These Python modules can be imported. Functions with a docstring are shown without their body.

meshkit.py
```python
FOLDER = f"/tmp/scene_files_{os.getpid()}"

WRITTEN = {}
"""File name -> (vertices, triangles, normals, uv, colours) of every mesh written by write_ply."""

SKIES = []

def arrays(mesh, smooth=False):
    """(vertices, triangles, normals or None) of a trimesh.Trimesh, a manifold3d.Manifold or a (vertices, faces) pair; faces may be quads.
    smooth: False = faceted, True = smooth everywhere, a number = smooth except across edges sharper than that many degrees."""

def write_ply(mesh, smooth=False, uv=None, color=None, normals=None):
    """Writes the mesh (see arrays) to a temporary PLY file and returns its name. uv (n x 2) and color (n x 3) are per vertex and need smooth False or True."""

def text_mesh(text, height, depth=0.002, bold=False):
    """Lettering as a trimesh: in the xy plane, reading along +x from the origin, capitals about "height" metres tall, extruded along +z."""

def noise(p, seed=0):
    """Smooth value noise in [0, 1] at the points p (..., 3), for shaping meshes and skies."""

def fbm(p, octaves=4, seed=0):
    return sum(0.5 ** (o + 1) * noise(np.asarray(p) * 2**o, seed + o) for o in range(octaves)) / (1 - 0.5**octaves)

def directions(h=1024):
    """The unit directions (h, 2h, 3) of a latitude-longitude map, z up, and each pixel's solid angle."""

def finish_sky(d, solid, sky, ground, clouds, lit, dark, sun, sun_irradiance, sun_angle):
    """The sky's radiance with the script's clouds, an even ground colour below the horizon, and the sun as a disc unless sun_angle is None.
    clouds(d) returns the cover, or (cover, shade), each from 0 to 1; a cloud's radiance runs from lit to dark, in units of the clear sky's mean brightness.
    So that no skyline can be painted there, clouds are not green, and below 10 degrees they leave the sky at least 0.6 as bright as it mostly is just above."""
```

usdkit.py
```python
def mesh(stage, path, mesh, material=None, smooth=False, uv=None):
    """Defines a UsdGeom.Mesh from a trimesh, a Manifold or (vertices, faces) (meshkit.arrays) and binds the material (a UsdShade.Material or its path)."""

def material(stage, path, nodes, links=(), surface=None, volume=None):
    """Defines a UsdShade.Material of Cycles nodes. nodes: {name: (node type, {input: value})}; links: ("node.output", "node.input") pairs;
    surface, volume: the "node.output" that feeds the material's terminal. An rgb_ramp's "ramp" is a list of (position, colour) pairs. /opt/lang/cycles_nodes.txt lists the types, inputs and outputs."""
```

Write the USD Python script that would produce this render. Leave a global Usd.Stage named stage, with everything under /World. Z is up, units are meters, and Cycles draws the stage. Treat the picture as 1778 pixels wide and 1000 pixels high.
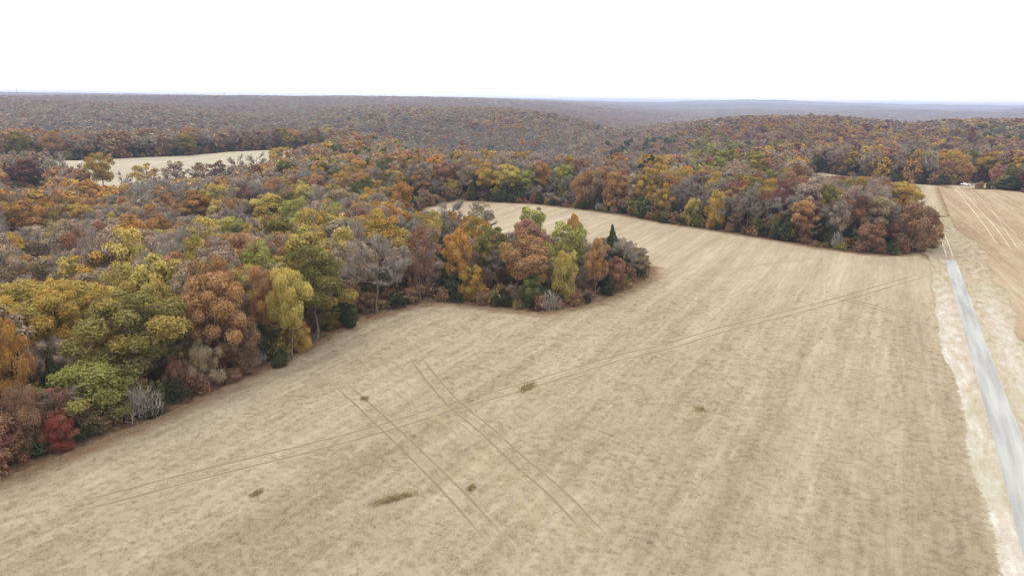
import math, numpy as np, shapely, usdkit, meshkit
from shapely.geometry import Polygon, LineString
from pxr import Usd, UsdGeom, UsdLux, UsdShade, Sdf, Gf, Vt

stage = Usd.Stage.CreateInMemory()
UsdGeom.SetStageUpAxis(stage, 'Z'); UsdGeom.SetStageMetersPerUnit(stage, 1.0)
UsdGeom.Xform.Define(stage, '/World'); UsdGeom.Scope.Define(stage, '/World/Looks')

# ------------------------------------------------------------------ camera
W, H, F = 1778, 1000, 1201.0
HC, PITCH, ROLL = 42.0, math.radians(15.2), math.radians(0.66)
cf = np.array([0, math.cos(PITCH), -math.sin(PITCH)])
_r = np.array([1.0, 0, 0]); _u = np.cross(_r, cf)
cr, cu = _r * math.cos(ROLL) + _u * math.sin(ROLL), -_r * math.sin(ROLL) + _u * math.cos(ROLL)
cam = UsdGeom.Camera.Define(stage, '/World/camera')
cam.CreateHorizontalApertureAttr(36.0); cam.CreateVerticalApertureAttr(36.0 * H / W); cam.CreateFocalLengthAttr(36.0 * F / W)
cam.CreateClippingRangeAttr((0.5, 60000.0)); cam.CreateExposureAttr(0.0)
m = Gf.Matrix4d(); m.SetRow(0, Gf.Vec4d(*cr, 0)); m.SetRow(1, Gf.Vec4d(*cu, 0)); m.SetRow(2, Gf.Vec4d(*(-cf), 0)); m.SetRow(3, Gf.Vec4d(0, 0, HC, 1))
cam.AddTransformOp().Set(m)

# ------------------------------------------------------------------ sky, sun
SUN_EL, SUN_AZ = math.radians(48), math.radians(-35)
SKY_STRENGTH, CLOUD = 0.1, 10.8
sky_mat = usdkit.material(stage, '/World/Looks/overcast_sky', {
    'sky': ('sky_texture', dict(sky_type='single_scattering', sun_disc=False, sun_elevation=SUN_EL, sun_rotation=SUN_AZ)),
    'tc': ('texture_coordinate', {}),
    'n': ('noise_texture', dict(scale=2.2, detail=4.0, roughness=0.5)),
    'r': ('rgb_ramp', dict(ramp=[(0.3, (0.96 * CLOUD, 0.97 * CLOUD, 0.97 * CLOUD)), (0.7, (1.04 * CLOUD, 1.035 * CLOUD, 1.02 * CLOUD))])),
    'sx': ('separate_xyz', {}), 'zc': ('clamp', dict(min=0.0, max=1.0)), 'zl': ('math', dict(math_type='multiply_add', value2=1.8, value3=1.2)), 'cl': ('mix', dict(mix_type='multiply', fac=1.0)),
    'mx': ('mix', dict(fac=0.94)),
    'bg': ('background_shader', dict(strength=SKY_STRENGTH))},
    [('tc.generated', 'n.vector'), ('n.fac', 'r.fac'), ('sky.color', 'mx.color1'), ('tc.generated', 'sx.vector'), ('sx.z', 'zc.value'), ('zc.result', 'zl.value1'), ('zl.value', 'cl.color2'), ('r.color', 'cl.color1'), ('cl.color', 'mx.color2'), ('mx.color', 'bg.color')], surface='bg.background')
dome = UsdLux.DomeLight.Define(stage, '/World/sky')
UsdShade.MaterialBindingAPI.Apply(dome.GetPrim()).Bind(sky_mat)
sun = UsdLux.DistantLight.Define(stage, '/World/sun')
sun.CreateNormalizeAttr(True); sun.CreateIntensityAttr(0.3); sun.CreateAngleAttr(25.0); sun.CreateColorAttr(Gf.Vec3f(1, 0.96, 0.9))
sun.AddRotateXYZOp().Set(Gf.Vec3f(90 - math.degrees(SUN_EL), 0, 180 - math.degrees(SUN_AZ)))
HAZE_DENSITY, HAZE_COLOR = 0.00014, (0.31, 0.35, 0.47)

# ------------------------------------------------------------------ helpers
def ray(px, py):
    d = cf + cr * (px - 889) / F + cu * (500 - py) / F
    return d / np.linalg.norm(d)
def at(px, py, z=0.0):
    d = ray(px, py); return np.array([0, 0, HC]) + d * ((z - HC) / d[2])
def proj(p):
    q = np.asarray(p, float) - [0, 0, HC]; d = q @ cf
    return 889 + F * (q @ cr) / d, 500 - F * (q @ cu) / d
def lin(c, k=1.0):
    c = np.asarray(c, float) / 255
    return k * np.where(c < 0.04045, c / 12.92, ((c + 0.055) / 1.055) ** 2.4)
def smooth(a, b, x):
    t = np.clip((np.asarray(x, float) - a) / (b - a), 0, 1); return t * t * (3 - 2 * t)
AZ = math.radians(28.9)
RS, RT = np.array([math.sin(AZ), math.cos(AZ)]), np.array([math.cos(AZ), -math.sin(AZ)])   # along and across the gravel road
def road(s, t): return RS * s + RT * t
def fb(x, y, w, seed, o=3): return meshkit.fbm(np.stack([np.asarray(x) / w, np.asarray(y) / w, np.zeros_like(x)], -1), o, seed) - 0.5
def azd(px, d):
    a = math.atan((px - 889) / F); return (d * math.sin(a), d * math.cos(a))

# ------------------------------------------------------------------ terrain heights
VALLEYS = [([(-1300, 1000)] + [azd(-80, 1050), azd(250, 950), azd(560, 780), azd(850, 590), azd(1090, 500), azd(1290, 520), azd(1520, 560), azd(1800, 600)] + [(900, 600)], 52, 95),
           ([azd(1130, 520), azd(1100, 800), azd(1060, 1150), azd(1000, 1700)], 24, 85),
           ([azd(560, 800), azd(520, 1150), azd(420, 1700)], 20, 110),
           ([azd(1520, 640), azd(1560, 900), azd(1480, 1300)], 10, 70)]
VALLEYS = [(LineString(p), d, w) for p, d, w in VALLEYS]
RIDGES = [(azd(1280, 820), 6.5, 170), (azd(1500, 870), 6, 170), (azd(1720, 880), 6, 170), (azd(1950, 880), 5, 170), (azd(990, 860), 6, 110), (azd(850, 850), 7, 170), (azd(600, 1050), 8, 220), (azd(600, 1500), 8, 420), (azd(150, 1500), 12, 480), (azd(900, 1250), 8, 250)]
HOLLOWS = [((-118, 228), 12, 70), ((-180, 290), 9, 68), ((-265, 340), 7, 70), ((-135, 385), 7, 55)]
def T(x, y):
    x, y = np.asarray(x, float), np.asarray(y, float); d = np.hypot(x, y); P = shapely.points(x, y)
    fd = np.where(d < 1000, shapely.distance(P_OPEN, P), 999.0); calm = smooth(12, 120, fd); far = smooth(430, 1000, d) * calm
    z = far * (22 * fb(x, y, 800, 3) + 12 * fb(x, y, 260, 5, 2)) + smooth(1800, 5000, d) * (60 + 90 * smooth(.05, .3, np.arctan2(x, y))) * fb(x, y, 2000, 9)
    for l, dep, w in VALLEYS:
        q = shapely.distance(l, P) / w; z = z - dep * np.exp(-np.sqrt(0.15 + q * q) * 1.5 + 0.58) * smooth(300, 520, d) * calm
    for (cx, cy), h, w in RIDGES: z = z + h * np.exp(-((x - cx) ** 2 + (y - cy) ** 2) / (w * w))
    for (cx, cy), h, w in HOLLOWS: z = z - h * np.exp(-((x - cx) ** 2 + (y - cy) ** 2) / (w * w))
    az = np.arctan2(x, y); right = smooth(.02, .30, az) * (1 - .35 * smooth(.5, .8, az))
    z = z + smooth(1000, 3000, d) * 20 * smooth(0.16, -0.12, az) - smooth(1050, 2100, d) * right * 52 + smooth(4500, 11500, d) * (62 * right + 14)
    return z

# ------------------------------------------------------------------ field outlines (world metres)
g = lambda *a: tuple(at(*a)[:2])
def vt(s): return 11.0 + np.interp(s, [60, 75, 85, 100, 120, 140, 180], [2.4, 2.5, 2.2, 1.7, 1.3, .4, 0]) + 0.9 * (meshkit.fbm(np.array([[s / 7, 3.1, 0]]), 3, 2)[0] - .5) * 2
MAIN = ([(-150, -60), (-92, 0), (-75, 42)] + [g(*p) for p in [(0, 832), (100, 792), (200, 752), (300, 712), (420, 654), (520, 607), (600, 563), (680, 537), (760, 522), (850, 533), (940, 543), (1030, 527), (1090, 503), (1125, 482)]]
        + [(36, 177), (27, 188), (8, 196), (-12, 212), (-30, 240), (-42, 262), (-36, 286), (-24, 302)] + [g(*p) for p in [(860, 350), (930, 354), (1000, 362), (1080, 373), (1150, 387), (1250, 402), (1350, 418), (1430, 432), (1500, 441), (1560, 445), (1600, 437)]]
        + [tuple(road(s, vt(s))) for s in np.arange(228, -41, -3.0)] + [(-60, -60)])
BLOCK_EDGE = [road(300, 8), road(320, 4), road(345, 2), road(372, -2)]
STUB = ([tuple(road(s, 24.5 + 0.8 * math.sin(s / 9) + .6 * math.sin(s / 3.7))) for s in np.arange(-40, 262, 3.0)] + [tuple(road(s, t)) for s, t in [(275, 21), (290, 19.5), (340, 19.3), (400, 19), (436, 19)]]
        + [g(*p) for p in [(1655, 328), (1700, 329), (1735, 330), (1778, 335), (1900, 352)]] + [(380, 260), (330, 40), (200, -80)])
FARF = ([tuple(p) for p in BLOCK_EDGE] + [tuple(road(385, -25)), tuple(road(400, -60)), g(1420, 306), g(1404, 301), g(1415, 298), g(1500, 312), g(1560, 318), g(1625, 322), g(1660, 322), g(1690, 317), g(1725, 317), g(1730, 327), g(1655, 330)]
        + [tuple(road(s, t)) for s, t in [(440, 21), (400, 20.5), (340, 20.8), (318, 21), (308, 14)]])
LEFTF = [g(*p) for p in [(-150, 286), (0, 281), (130, 279), (235, 275), (330, 271), (400, 265), (460, 262.5), (560, 263.5), (575, 272), (500, 287), (430, 302), (340, 312), (200, 315), (100, 300), (0, 296), (-150, 300)]]
def poly(p): return Polygon(p).buffer(0)
P_MAIN, P_STUB, P_FAR, P_LEFT = map(poly, (MAIN, STUB, FARF, LEFTF))
P_VERGE = poly([tuple(road(s, 9.5)) for s in np.arange(-60, 330, 6)] + [tuple(road(s, 27.3 - .05 * max(0, s - 230))) for s in np.arange(330, -61, -6)])
P_OPEN = shapely.union_all([P_MAIN, P_STUB, P_FAR, P_LEFT, P_VERGE]).buffer(0.3).buffer(-0.3)
P_CLEAR = [shapely.Point(*azd(-15, 2150)).buffer(90)]

# ------------------------------------------------------------------ scene writing helpers
used = {}
def numbered(parent, name):
    k = used.get((parent, name), 0); used[(parent, name)] = k + 1
    return f'{parent}/{name}' + (f'_{k:03d}' if k else '')
def tag(prim, label=None, cat=None, group=None, kind=None):
    prim = prim.GetPrim() if hasattr(prim, 'GetPrim') else prim
    for k, v in (('label', label), ('category', cat), ('group', group), ('kind', kind)):
        if v: prim.SetCustomDataByKey(k, v)
    return prim
def put(name, vf, mat, parent='/World', smooth_=False, **attrs):
    path = numbered(parent, name)
    me = usdkit.mesh(stage, path, vf, mat, smooth=smooth_)
    for k, v in attrs.items():
        v = np.asarray(v, np.float32)
        if v.ndim == 2: UsdGeom.PrimvarsAPI(me).CreatePrimvar(k, Sdf.ValueTypeNames.Color3fArray, 'vertex').Set(Vt.Vec3fArray.FromNumpy(v))
        else: UsdGeom.PrimvarsAPI(me).CreatePrimvar(k, Sdf.ValueTypeNames.FloatArray, 'vertex').Set(Vt.FloatArray.FromNumpy(v))
    return me
def join(parts):
    parts = [p for p in parts if len(p[0])]; vs, fs, n = [], [], 0
    for v, f in parts: vs.append(v); fs.append(np.asarray(f) + n); n += len(v)
    return np.vstack(vs), np.vstack(fs)
def thing(name, label, cat, loc, rz=0.0, group=None, scale=None):
    x = UsdGeom.Xform.Define(stage, numbered('/World', name)); x.AddTranslateOp().Set(Gf.Vec3d(*map(float, loc)))
    if rz: x.AddRotateZOp().Set(rz)
    if scale is not None: x.AddScaleOp().Set(Gf.Vec3f(*map(float, scale)))
    tag(x, label, cat, group); return x
def box(x0, x1, y0, y1, z0, z1):
    v = np.array([[x, y, z] for z in (z0, z1) for y in (y0, y1) for x in (x0, x1)], float)
    return v, np.array([[0, 2, 3], [0, 3, 1], [4, 5, 7], [4, 7, 6], [0, 1, 5], [0, 5, 4], [1, 3, 7], [1, 7, 5], [3, 2, 6], [3, 6, 7], [2, 0, 4], [2, 4, 6]])
def tube(pts, rad, sides=6):
    p = np.asarray(pts, float); r = np.broadcast_to(rad, (len(p),)); t = np.gradient(p, axis=0); t /= np.linalg.norm(t, axis=1, keepdims=True) + 1e-9
    a = np.cross(t, np.where(np.abs(t[:, 2:]) < .9, [0, 0, 1.], [1., 0, 0])); a /= np.linalg.norm(a, axis=1, keepdims=True) + 1e-9; b = np.cross(t, a)
    an = np.arange(sides) * 2 * np.pi / sides
    v = p[:, None] + r[:, None, None] * (np.cos(an)[None, :, None] * a[:, None] + np.sin(an)[None, :, None] * b[:, None])
    i, j = np.meshgrid(np.arange(len(p) - 1), np.arange(sides), indexing='ij'); k = (j + 1) % sides
    q = np.stack([i * sides + j, i * sides + k, (i + 1) * sides + k, (i + 1) * sides + j], -1).reshape(-1, 4)
    return v.reshape(-1, 3), np.vstack([q[:, [0, 1, 2]], q[:, [0, 2, 3]]])

# ------------------------------------------------------------------ materials
def M(name, nodes, links, surface='p.BSDF'): return usdkit.material(stage, '/World/Looks/' + name, nodes, links, surface=surface)
def leaf_mat(name, trans):
    return M(name, {'a': ('attribute', dict(attribute='Cd')), 'o': ('object_info', {}), 'mr': ('map_range', dict(from_min=0, from_max=1, to_min=0.86, to_max=1.14)),
        'h': ('hsv', {}), 'd': ('diffuse_bsdf', {}), 't': ('translucent_bsdf', {}), 'm': ('mix_closure', dict(fac=trans))},
        [('a.color', 'h.color'), ('o.random', 'mr.value'), ('mr.result', 'h.value'), ('h.color', 'd.color'), ('h.color', 't.color'), ('d.BSDF', 'm.closure1'), ('t.BSDF', 'm.closure2')], 'm.closure')
LEAF = leaf_mat('leaf', 0.14)
TWIG = M('twig', {'a': ('attribute', dict(attribute='Cd')), 'd': ('diffuse_bsdf', {})}, [('a.color', 'd.color')], 'd.BSDF')
BARK = M('bark', {'gp': ('geometry', {}), 'mp': ('mapping', dict(scale=(6, 6, 1.2))), 'n': ('noise_texture', dict(scale=1.0, detail=4)), 'r': ('rgb_ramp', dict(ramp=[(.3, lin((58, 48, 42))), (.7, lin((108, 96, 86)))])), 'd': ('diffuse_bsdf', {})},
    [('gp.position', 'mp.vector'), ('mp.vector', 'n.vector'), ('n.fac', 'r.fac'), ('r.color', 'd.color')], 'd.BSDF')
LITTER = M('leaf_litter', {'gp': ('geometry', {}), 'n': ('noise_texture', dict(scale=0.7, detail=8, roughness=.7)), 'r': ('rgb_ramp', dict(ramp=[(.3, lin((66, 52, 42))), (.52, lin((98, 78, 62))), (.75, lin((134, 112, 90)))])),
    'b': ('bump', dict(strength=.8, distance=.3)), 'd': ('diffuse_bsdf', {})}, [('gp.position', 'n.vector'), ('n.fac', 'r.fac'), ('r.color', 'd.color'), ('n.fac', 'b.height'), ('b.normal', 'd.normal')], 'd.BSDF')

def field_nodes(dark, mid, pale, tint_k=1.0, AZ=AZ):
    """dry grass tone as a function of world position: mowing stripes along the road, grain across them, blotches"""
    return ({'gp': ('geometry', {}), 'rot': ('mapping', dict(rotation=(0, 0, AZ))),
        's1': ('mapping', dict(scale=(1 / 4.2, 1 / 110, 1))), 'n1': ('noise_texture', dict(scale=1.0, detail=2.5, roughness=.6)),
        's2': ('mapping', dict(scale=(1 / .9, 1 / 9, 1))), 'n2': ('noise_texture', dict(scale=1.0, detail=3, roughness=.6)),
        's3': ('mapping', dict(scale=(.9, 2.4, 1))), 'n3': ('noise_texture', dict(scale=4.2, detail=7, roughness=.78)),
        'n4': ('noise_texture', dict(scale=.028, detail=4, roughness=.6)),
        'a1': ('math', dict(math_type='multiply', value2=.28)), 'a2': ('math', dict(math_type='multiply_add', value2=.22)), 'a3': ('math', dict(math_type='multiply_add', value2=.33)), 'a4': ('math', dict(math_type='multiply_add', value2=.13)),
        'r': ('rgb_ramp', dict(ramp=[(.33, lin(dark, tint_k)), (.5, lin(mid, tint_k)), (.64, lin(pale, tint_k))]))},
        [('gp.position', 'rot.vector'), ('rot.vector', 's1.vector'), ('s1.vector', 'n1.vector'), ('rot.vector', 's2.vector'), ('s2.vector', 'n2.vector'), ('rot.vector', 's3.vector'), ('s3.vector', 'n3.vector'), ('gp.position', 'n4.vector'),
         ('n1.fac', 'a1.value1'), ('n2.fac', 'a2.value1'), ('a1.value', 'a2.value3'), ('n3.fac', 'a3.value1'), ('a2.value', 'a3.value3'), ('n4.fac', 'a4.value1'), ('a3.value', 'a4.value3'), ('a4.value', 'r.fac')])
KF = 0.56
def field_mat(name, dark, mid, pale, az=AZ):
    n, l = field_nodes(dark, mid, pale, KF, az)
    n.update({'ri': ('attribute', dict(attribute='rim')), 'rn': ('noise_texture', dict(scale=1.6, detail=5, roughness=.7)), 'rm': ('math', dict(math_type='multiply_add', value2=2.6)), 'ra': ('map_range', dict(from_min=1.45, from_max=1.75, to_min=0, to_max=1, clamp=True)), 'tr': ('transparent_bsdf', dict(color=(1, 1, 1))), 'cut': ('mix_closure', {}),
        'e': ('attribute', dict(attribute='edge')), 'en': ('noise_texture', dict(scale=.35, detail=5, roughness=.65)), 'em': ('math', dict(math_type='multiply_add', value2=7.0)), 'er': ('map_range', dict(from_min=7.4, from_max=4.6, to_min=0, to_max=1, clamp=True)),
        'lr': ('rgb_ramp', dict(ramp=[(.35, lin((78, 60, 46))), (.6, lin((122, 98, 74)))])), 'mx': ('mix', {}), 'b': ('bump', dict(strength=.7, distance=.25)), 'd': ('diffuse_bsdf', {})})
    l += [('gp.position', 'en.vector'), ('en.fac', 'em.value1'), ('e.fac', 'em.value3'), ('em.value', 'er.value'), ('n3.fac', 'lr.fac'), ('er.result', 'mx.fac'), ('r.color', 'mx.color1'), ('lr.color', 'mx.color2'), ('mx.color', 'd.color'), ('n3.fac', 'b.height'), ('b.normal', 'd.normal'), ('gp.position', 'rn.vector'), ('rn.fac', 'rm.value1'), ('ri.fac', 'rm.value3'), ('rm.value', 'ra.value'), ('ra.result', 'cut.fac'), ('tr.BSDF', 'cut.closure1'), ('d.BSDF', 'cut.closure2')]
    return M(name, n, l, 'cut.closure')
STRAW = ((146, 130, 106), (184, 168, 142), (208, 197, 175))
FIELD = field_mat('dry_grass_field', *STRAW)
STUBM = field_mat('stubble_field', (138, 112, 88), (182, 160, 133), (208, 192, 168), math.radians(23.5))
CLEAR = field_mat('pale_clearing', (156, 146, 124), (190, 180, 158), (210, 202, 184))
n, l = field_nodes(*STRAW, KF)
n.update({'o': ('object_info', {}), 'mr': ('map_range', dict(from_min=0, from_max=1, to_min=.98, to_max=1.32)), 'h': ('hsv', dict(saturation=.95)), 'd': ('diffuse_bsdf', {}), 't': ('translucent_bsdf', {}), 'm': ('mix_closure', dict(fac=.25))})
l += [('o.random', 'mr.value'), ('mr.result', 'h.value'), ('r.color', 'h.color'), ('h.color', 'd.color'), ('h.color', 't.color'), ('d.BSDF', 'm.closure1'), ('t.BSDF', 'm.closure2')]
TUFT = M('dry_grass_tuft', n, l, 'm.closure')
VERGE = M('verge_soil', {'gp': ('geometry', {}), 'rot': ('mapping', dict(rotation=(0, 0, AZ))), 's': ('mapping', dict(scale=(1, .32, 1))), 'n': ('noise_texture', dict(scale=.75, detail=8, roughness=.74)), 'n2': ('noise_texture', dict(scale=3.5, detail=4, roughness=.6)), 'n3': ('noise_texture', dict(scale=.06, detail=3)), 'wb': ('attribute', dict(attribute='bare')), 'aw': ('math', dict(math_type='multiply_add', value2=.2)),
    'ad': ('math', dict(math_type='multiply_add', value2=.25)), 'r': ('rgb_ramp', dict(ramp=[(.5, lin((154, 139, 114), .5)), (.62, lin((182, 165, 138), .5)), (.74, lin((196, 183, 163), .5)), (.86, lin((208, 199, 186), .5)), (.98, lin((224, 217, 207), .53))])), 'g': ('rgb_ramp', dict(ramp=[(.5, (0, 0, 0)), (.7, (.28, .28, .28))])), 'mx': ('mix', dict(color2=lin((128, 134, 92), .8))),
    'b': ('bump', dict(strength=.5, distance=.15)), 'd': ('diffuse_bsdf', {})},
    [('gp.position', 'rot.vector'), ('rot.vector', 's.vector'), ('s.vector', 'n.vector'), ('rot.vector', 'n2.vector'), ('gp.position', 'n3.vector'), ('n2.fac', 'ad.value1'), ('n.fac', 'ad.value3'), ('ad.value', 'aw.value3'), ('wb.fac', 'aw.value1'), ('aw.value', 'r.fac'), ('n3.fac', 'g.fac'), ('g.color', 'mx.fac'), ('r.color', 'mx.color1'), ('mx.color', 'd.color'), ('n2.fac', 'b.height'), ('b.normal', 'd.normal')], 'd.BSDF')
GRAVEL = M('gravel', {'gp': ('geometry', {}), 'rot': ('mapping', dict(rotation=(0, 0, AZ))), 's': ('mapping', dict(scale=(.8, .05, 1))), 'n': ('noise_texture', dict(scale=1.0, detail=3)), 'n2': ('noise_texture', dict(scale=6, detail=5, roughness=.7)), 'ad': ('math', dict(math_type='multiply_add', value2=.5)),
    'e': ('attribute', dict(attribute='edge')), 'en': ('math', dict(math_type='multiply_add', value2=1.3)), 'ef': ('map_range', dict(from_min=.85, from_max=1.15, to_min=0, to_max=1, clamp=True)), 'tr': ('transparent_bsdf', dict(color=(1, 1, 1))), 'm': ('mix_closure', {}), 'r': ('rgb_ramp', dict(ramp=[(.55, lin((168, 167, 164), .50)), (.95, lin((204, 203, 200), .50))])), 'b': ('bump', dict(strength=.3, distance=.05)), 'd': ('diffuse_bsdf', {})},
    [('gp.position', 'rot.vector'), ('rot.vector', 's.vector'), ('s.vector', 'n.vector'), ('gp.position', 'n2.vector'), ('n2.fac', 'ad.value1'), ('n.fac', 'ad.value3'), ('ad.value', 'r.fac'), ('r.color', 'd.color'), ('n2.fac', 'b.height'), ('b.normal', 'd.normal'), ('n2.fac', 'en.value1'), ('e.fac', 'en.value3'), ('en.value', 'ef.value'), ('ef.result', 'm.fac'), ('tr.BSDF', 'm.closure1'), ('d.BSDF', 'm.closure2')], 'm.closure')
def rut_mat(name, c0, c1, lo, hi):
    return M(name, {'gp': ('geometry', {}), 'n': ('noise_texture', dict(scale=1.1, detail=5, roughness=.7)), 'r': ('rgb_ramp', dict(ramp=[(.35, lin(c0, KF)), (.65, lin(c1, KF))])), 'e': ('attribute', dict(attribute='edge')),
        'sm': ('math', dict(math_type='multiply_add', value2=1.5)), 'f': ('map_range', dict(from_min=lo, from_max=hi, to_min=0, to_max=1, clamp=True)), 'd': ('diffuse_bsdf', {}), 't': ('transparent_bsdf', dict(color=(1, 1, 1))), 'm': ('mix_closure', {})},
        [('gp.position', 'n.vector'), ('n.fac', 'r.fac'), ('r.color', 'd.color'), ('n.fac', 'sm.value1'), ('e.fac', 'sm.value3'), ('sm.value', 'f.value'), ('f.result', 'm.fac'), ('t.BSDF', 'm.closure1'), ('d.BSDF', 'm.closure2')], 'm.closure')
RUT = rut_mat('rut', (98, 86, 66), (142, 126, 100), 1.12, 2.0)
RUTFAINT = rut_mat('faint_rut', (118, 104, 82), (150, 134, 108), 1.25, 2.3)
PALE = rut_mat('pale_track', (190, 178, 156), (206, 196, 178), 1.1, 2.0)
ROWS = rut_mat('pale_stubble_row', (200, 182, 156), (210, 194, 170), 1.3, 3.1)
def plain(name, c, k=1.0, rough=.6):
    return M(name, {'gp': ('geometry', {}), 'n': ('noise_texture', dict(scale=2.0, detail=4)), 'r': ('rgb_ramp', dict(ramp=[(.3, lin(c, k * .88)), (.7, lin(c, k))])), 'p': ('principled_bsdf', dict(roughness=rough))}, [('gp.position', 'n.vector'), ('n.fac', 'r.fac'), ('r.color', 'p.base_color')])
WHITE, GREY, DARK, GLASS, ROOF = plain('white_paint', (235, 236, 238), .9, .35), plain('galvanised_steel', (120, 124, 130)), plain('black_rubber', (35, 35, 36)), plain('dark_glass', (30, 34, 40), 1, .08), plain('white_metal_roof', (238, 240, 242), .95, .4)
WATER = M('pond_water', {'n': ('noise_texture', dict(scale=.6, detail=3)), 'gp': ('geometry', {}), 'b': ('bump', dict(strength=.05, distance=.1)), 'p': ('principled_bsdf', dict(base_color=lin((110, 118, 112), .6), roughness=.06, specular_ior_level=.9))}, [('gp.position', 'n.vector'), ('n.fac', 'b.height'), ('b.normal', 'p.normal')])

# ------------------------------------------------------------------ ground, fields, road
def sdist(pol, x, y):
    P = shapely.points(x, y); d = shapely.distance(pol.boundary, P); return np.where(shapely.contains_xy(pol, x, y), d, -d)
NA, NR = 420, 300
th = np.linspace(-math.pi, math.pi, NA + 1)[:-1]; th = th + 0.62 * np.sin(th) * -1.0 * 0.9          # finer ahead than behind
rr = 4 * (14000 / 4) ** (np.arange(NR) / (NR - 1))
gx, gy = np.outer(rr, np.sin(th)), np.outer(rr, np.cos(th)); gz = T(gx, gy)
near = np.hypot(gx, gy) < 900
sd = np.full(gx.shape, -99.0); sd[near] = sdist(P_OPEN, gx[near], gy[near])
gz = gz - 0.45 * smooth(0.0, 2.0, sd)
i, j = np.meshgrid(np.arange(NR - 1), np.arange(NA), indexing='ij'); k = (j + 1) % NA
gf = np.stack([i * NA + j, i * NA + k, (i + 1) * NA + k, (i + 1) * NA + j], -1).reshape(-1, 4)[:, ::-1]
gv = np.vstack([np.stack([gx, gy, gz], -1).reshape(-1, 3), [[0, 0, float(gz[0].mean())]]])
gf = np.vstack([gf[:, [0, 1, 2]], gf[:, [0, 2, 3]], np.stack([np.full(NA, len(gv) - 1), np.roll(np.arange(NA), -1), np.arange(NA)], -1)])
tag(put('ground', (gv, gf), LITTER, smooth_=True), 'brown leaf litter ground rolling away under the woods', kind='structure')

def sheet(pol, step, lift, far=None):
    x0, y0, x1, y1 = pol.bounds; xs, ys = np.arange(x0 - step, x1 + step * 2, step), np.arange(y0 - step, y1 + step * 2, step)
    X, Y = np.meshgrid(xs, ys, indexing='ij'); d = sdist(pol, X.ravel(), Y.ravel()).reshape(X.shape); keep = d > -0.72 * step
    snap = keep & (d < 0); pts = shapely.points(X[snap], Y[snap]); b = pol.boundary
    q = shapely.line_interpolate_point(b, shapely.line_locate_point(b, pts)); X[snap], Y[snap] = shapely.get_x(q), shapely.get_y(q); d[snap] = 0
    a, c, e, f = keep[:-1, :-1], keep[1:, :-1], keep[1:, 1:], keep[:-1, 1:]; I = np.arange(X.size).reshape(X.shape); ok = a & c & e & f
    quads = np.stack([I[:-1, :-1][ok], I[1:, :-1][ok], I[1:, 1:][ok], I[:-1, 1:][ok]], -1)
    uq, inv = np.unique(quads, return_inverse=True); quads = inv.reshape(quads.shape)
    x, y, dd = X.ravel()[uq], Y.ravel()[uq], d.ravel()[uq]
    z = T(x, y) + lift + 0.10 * fb(x, y, 9, 21) * smooth(0, 4, dd) + 0.35 * fb(x, y, 45, 23, 2) * smooth(0, 12, dd) * (pol is P_MAIN)
    return (np.stack([x, y, z], -1), np.vstack([quads[:, [0, 1, 2]], quads[:, [0, 2, 3]]])), dd
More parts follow.
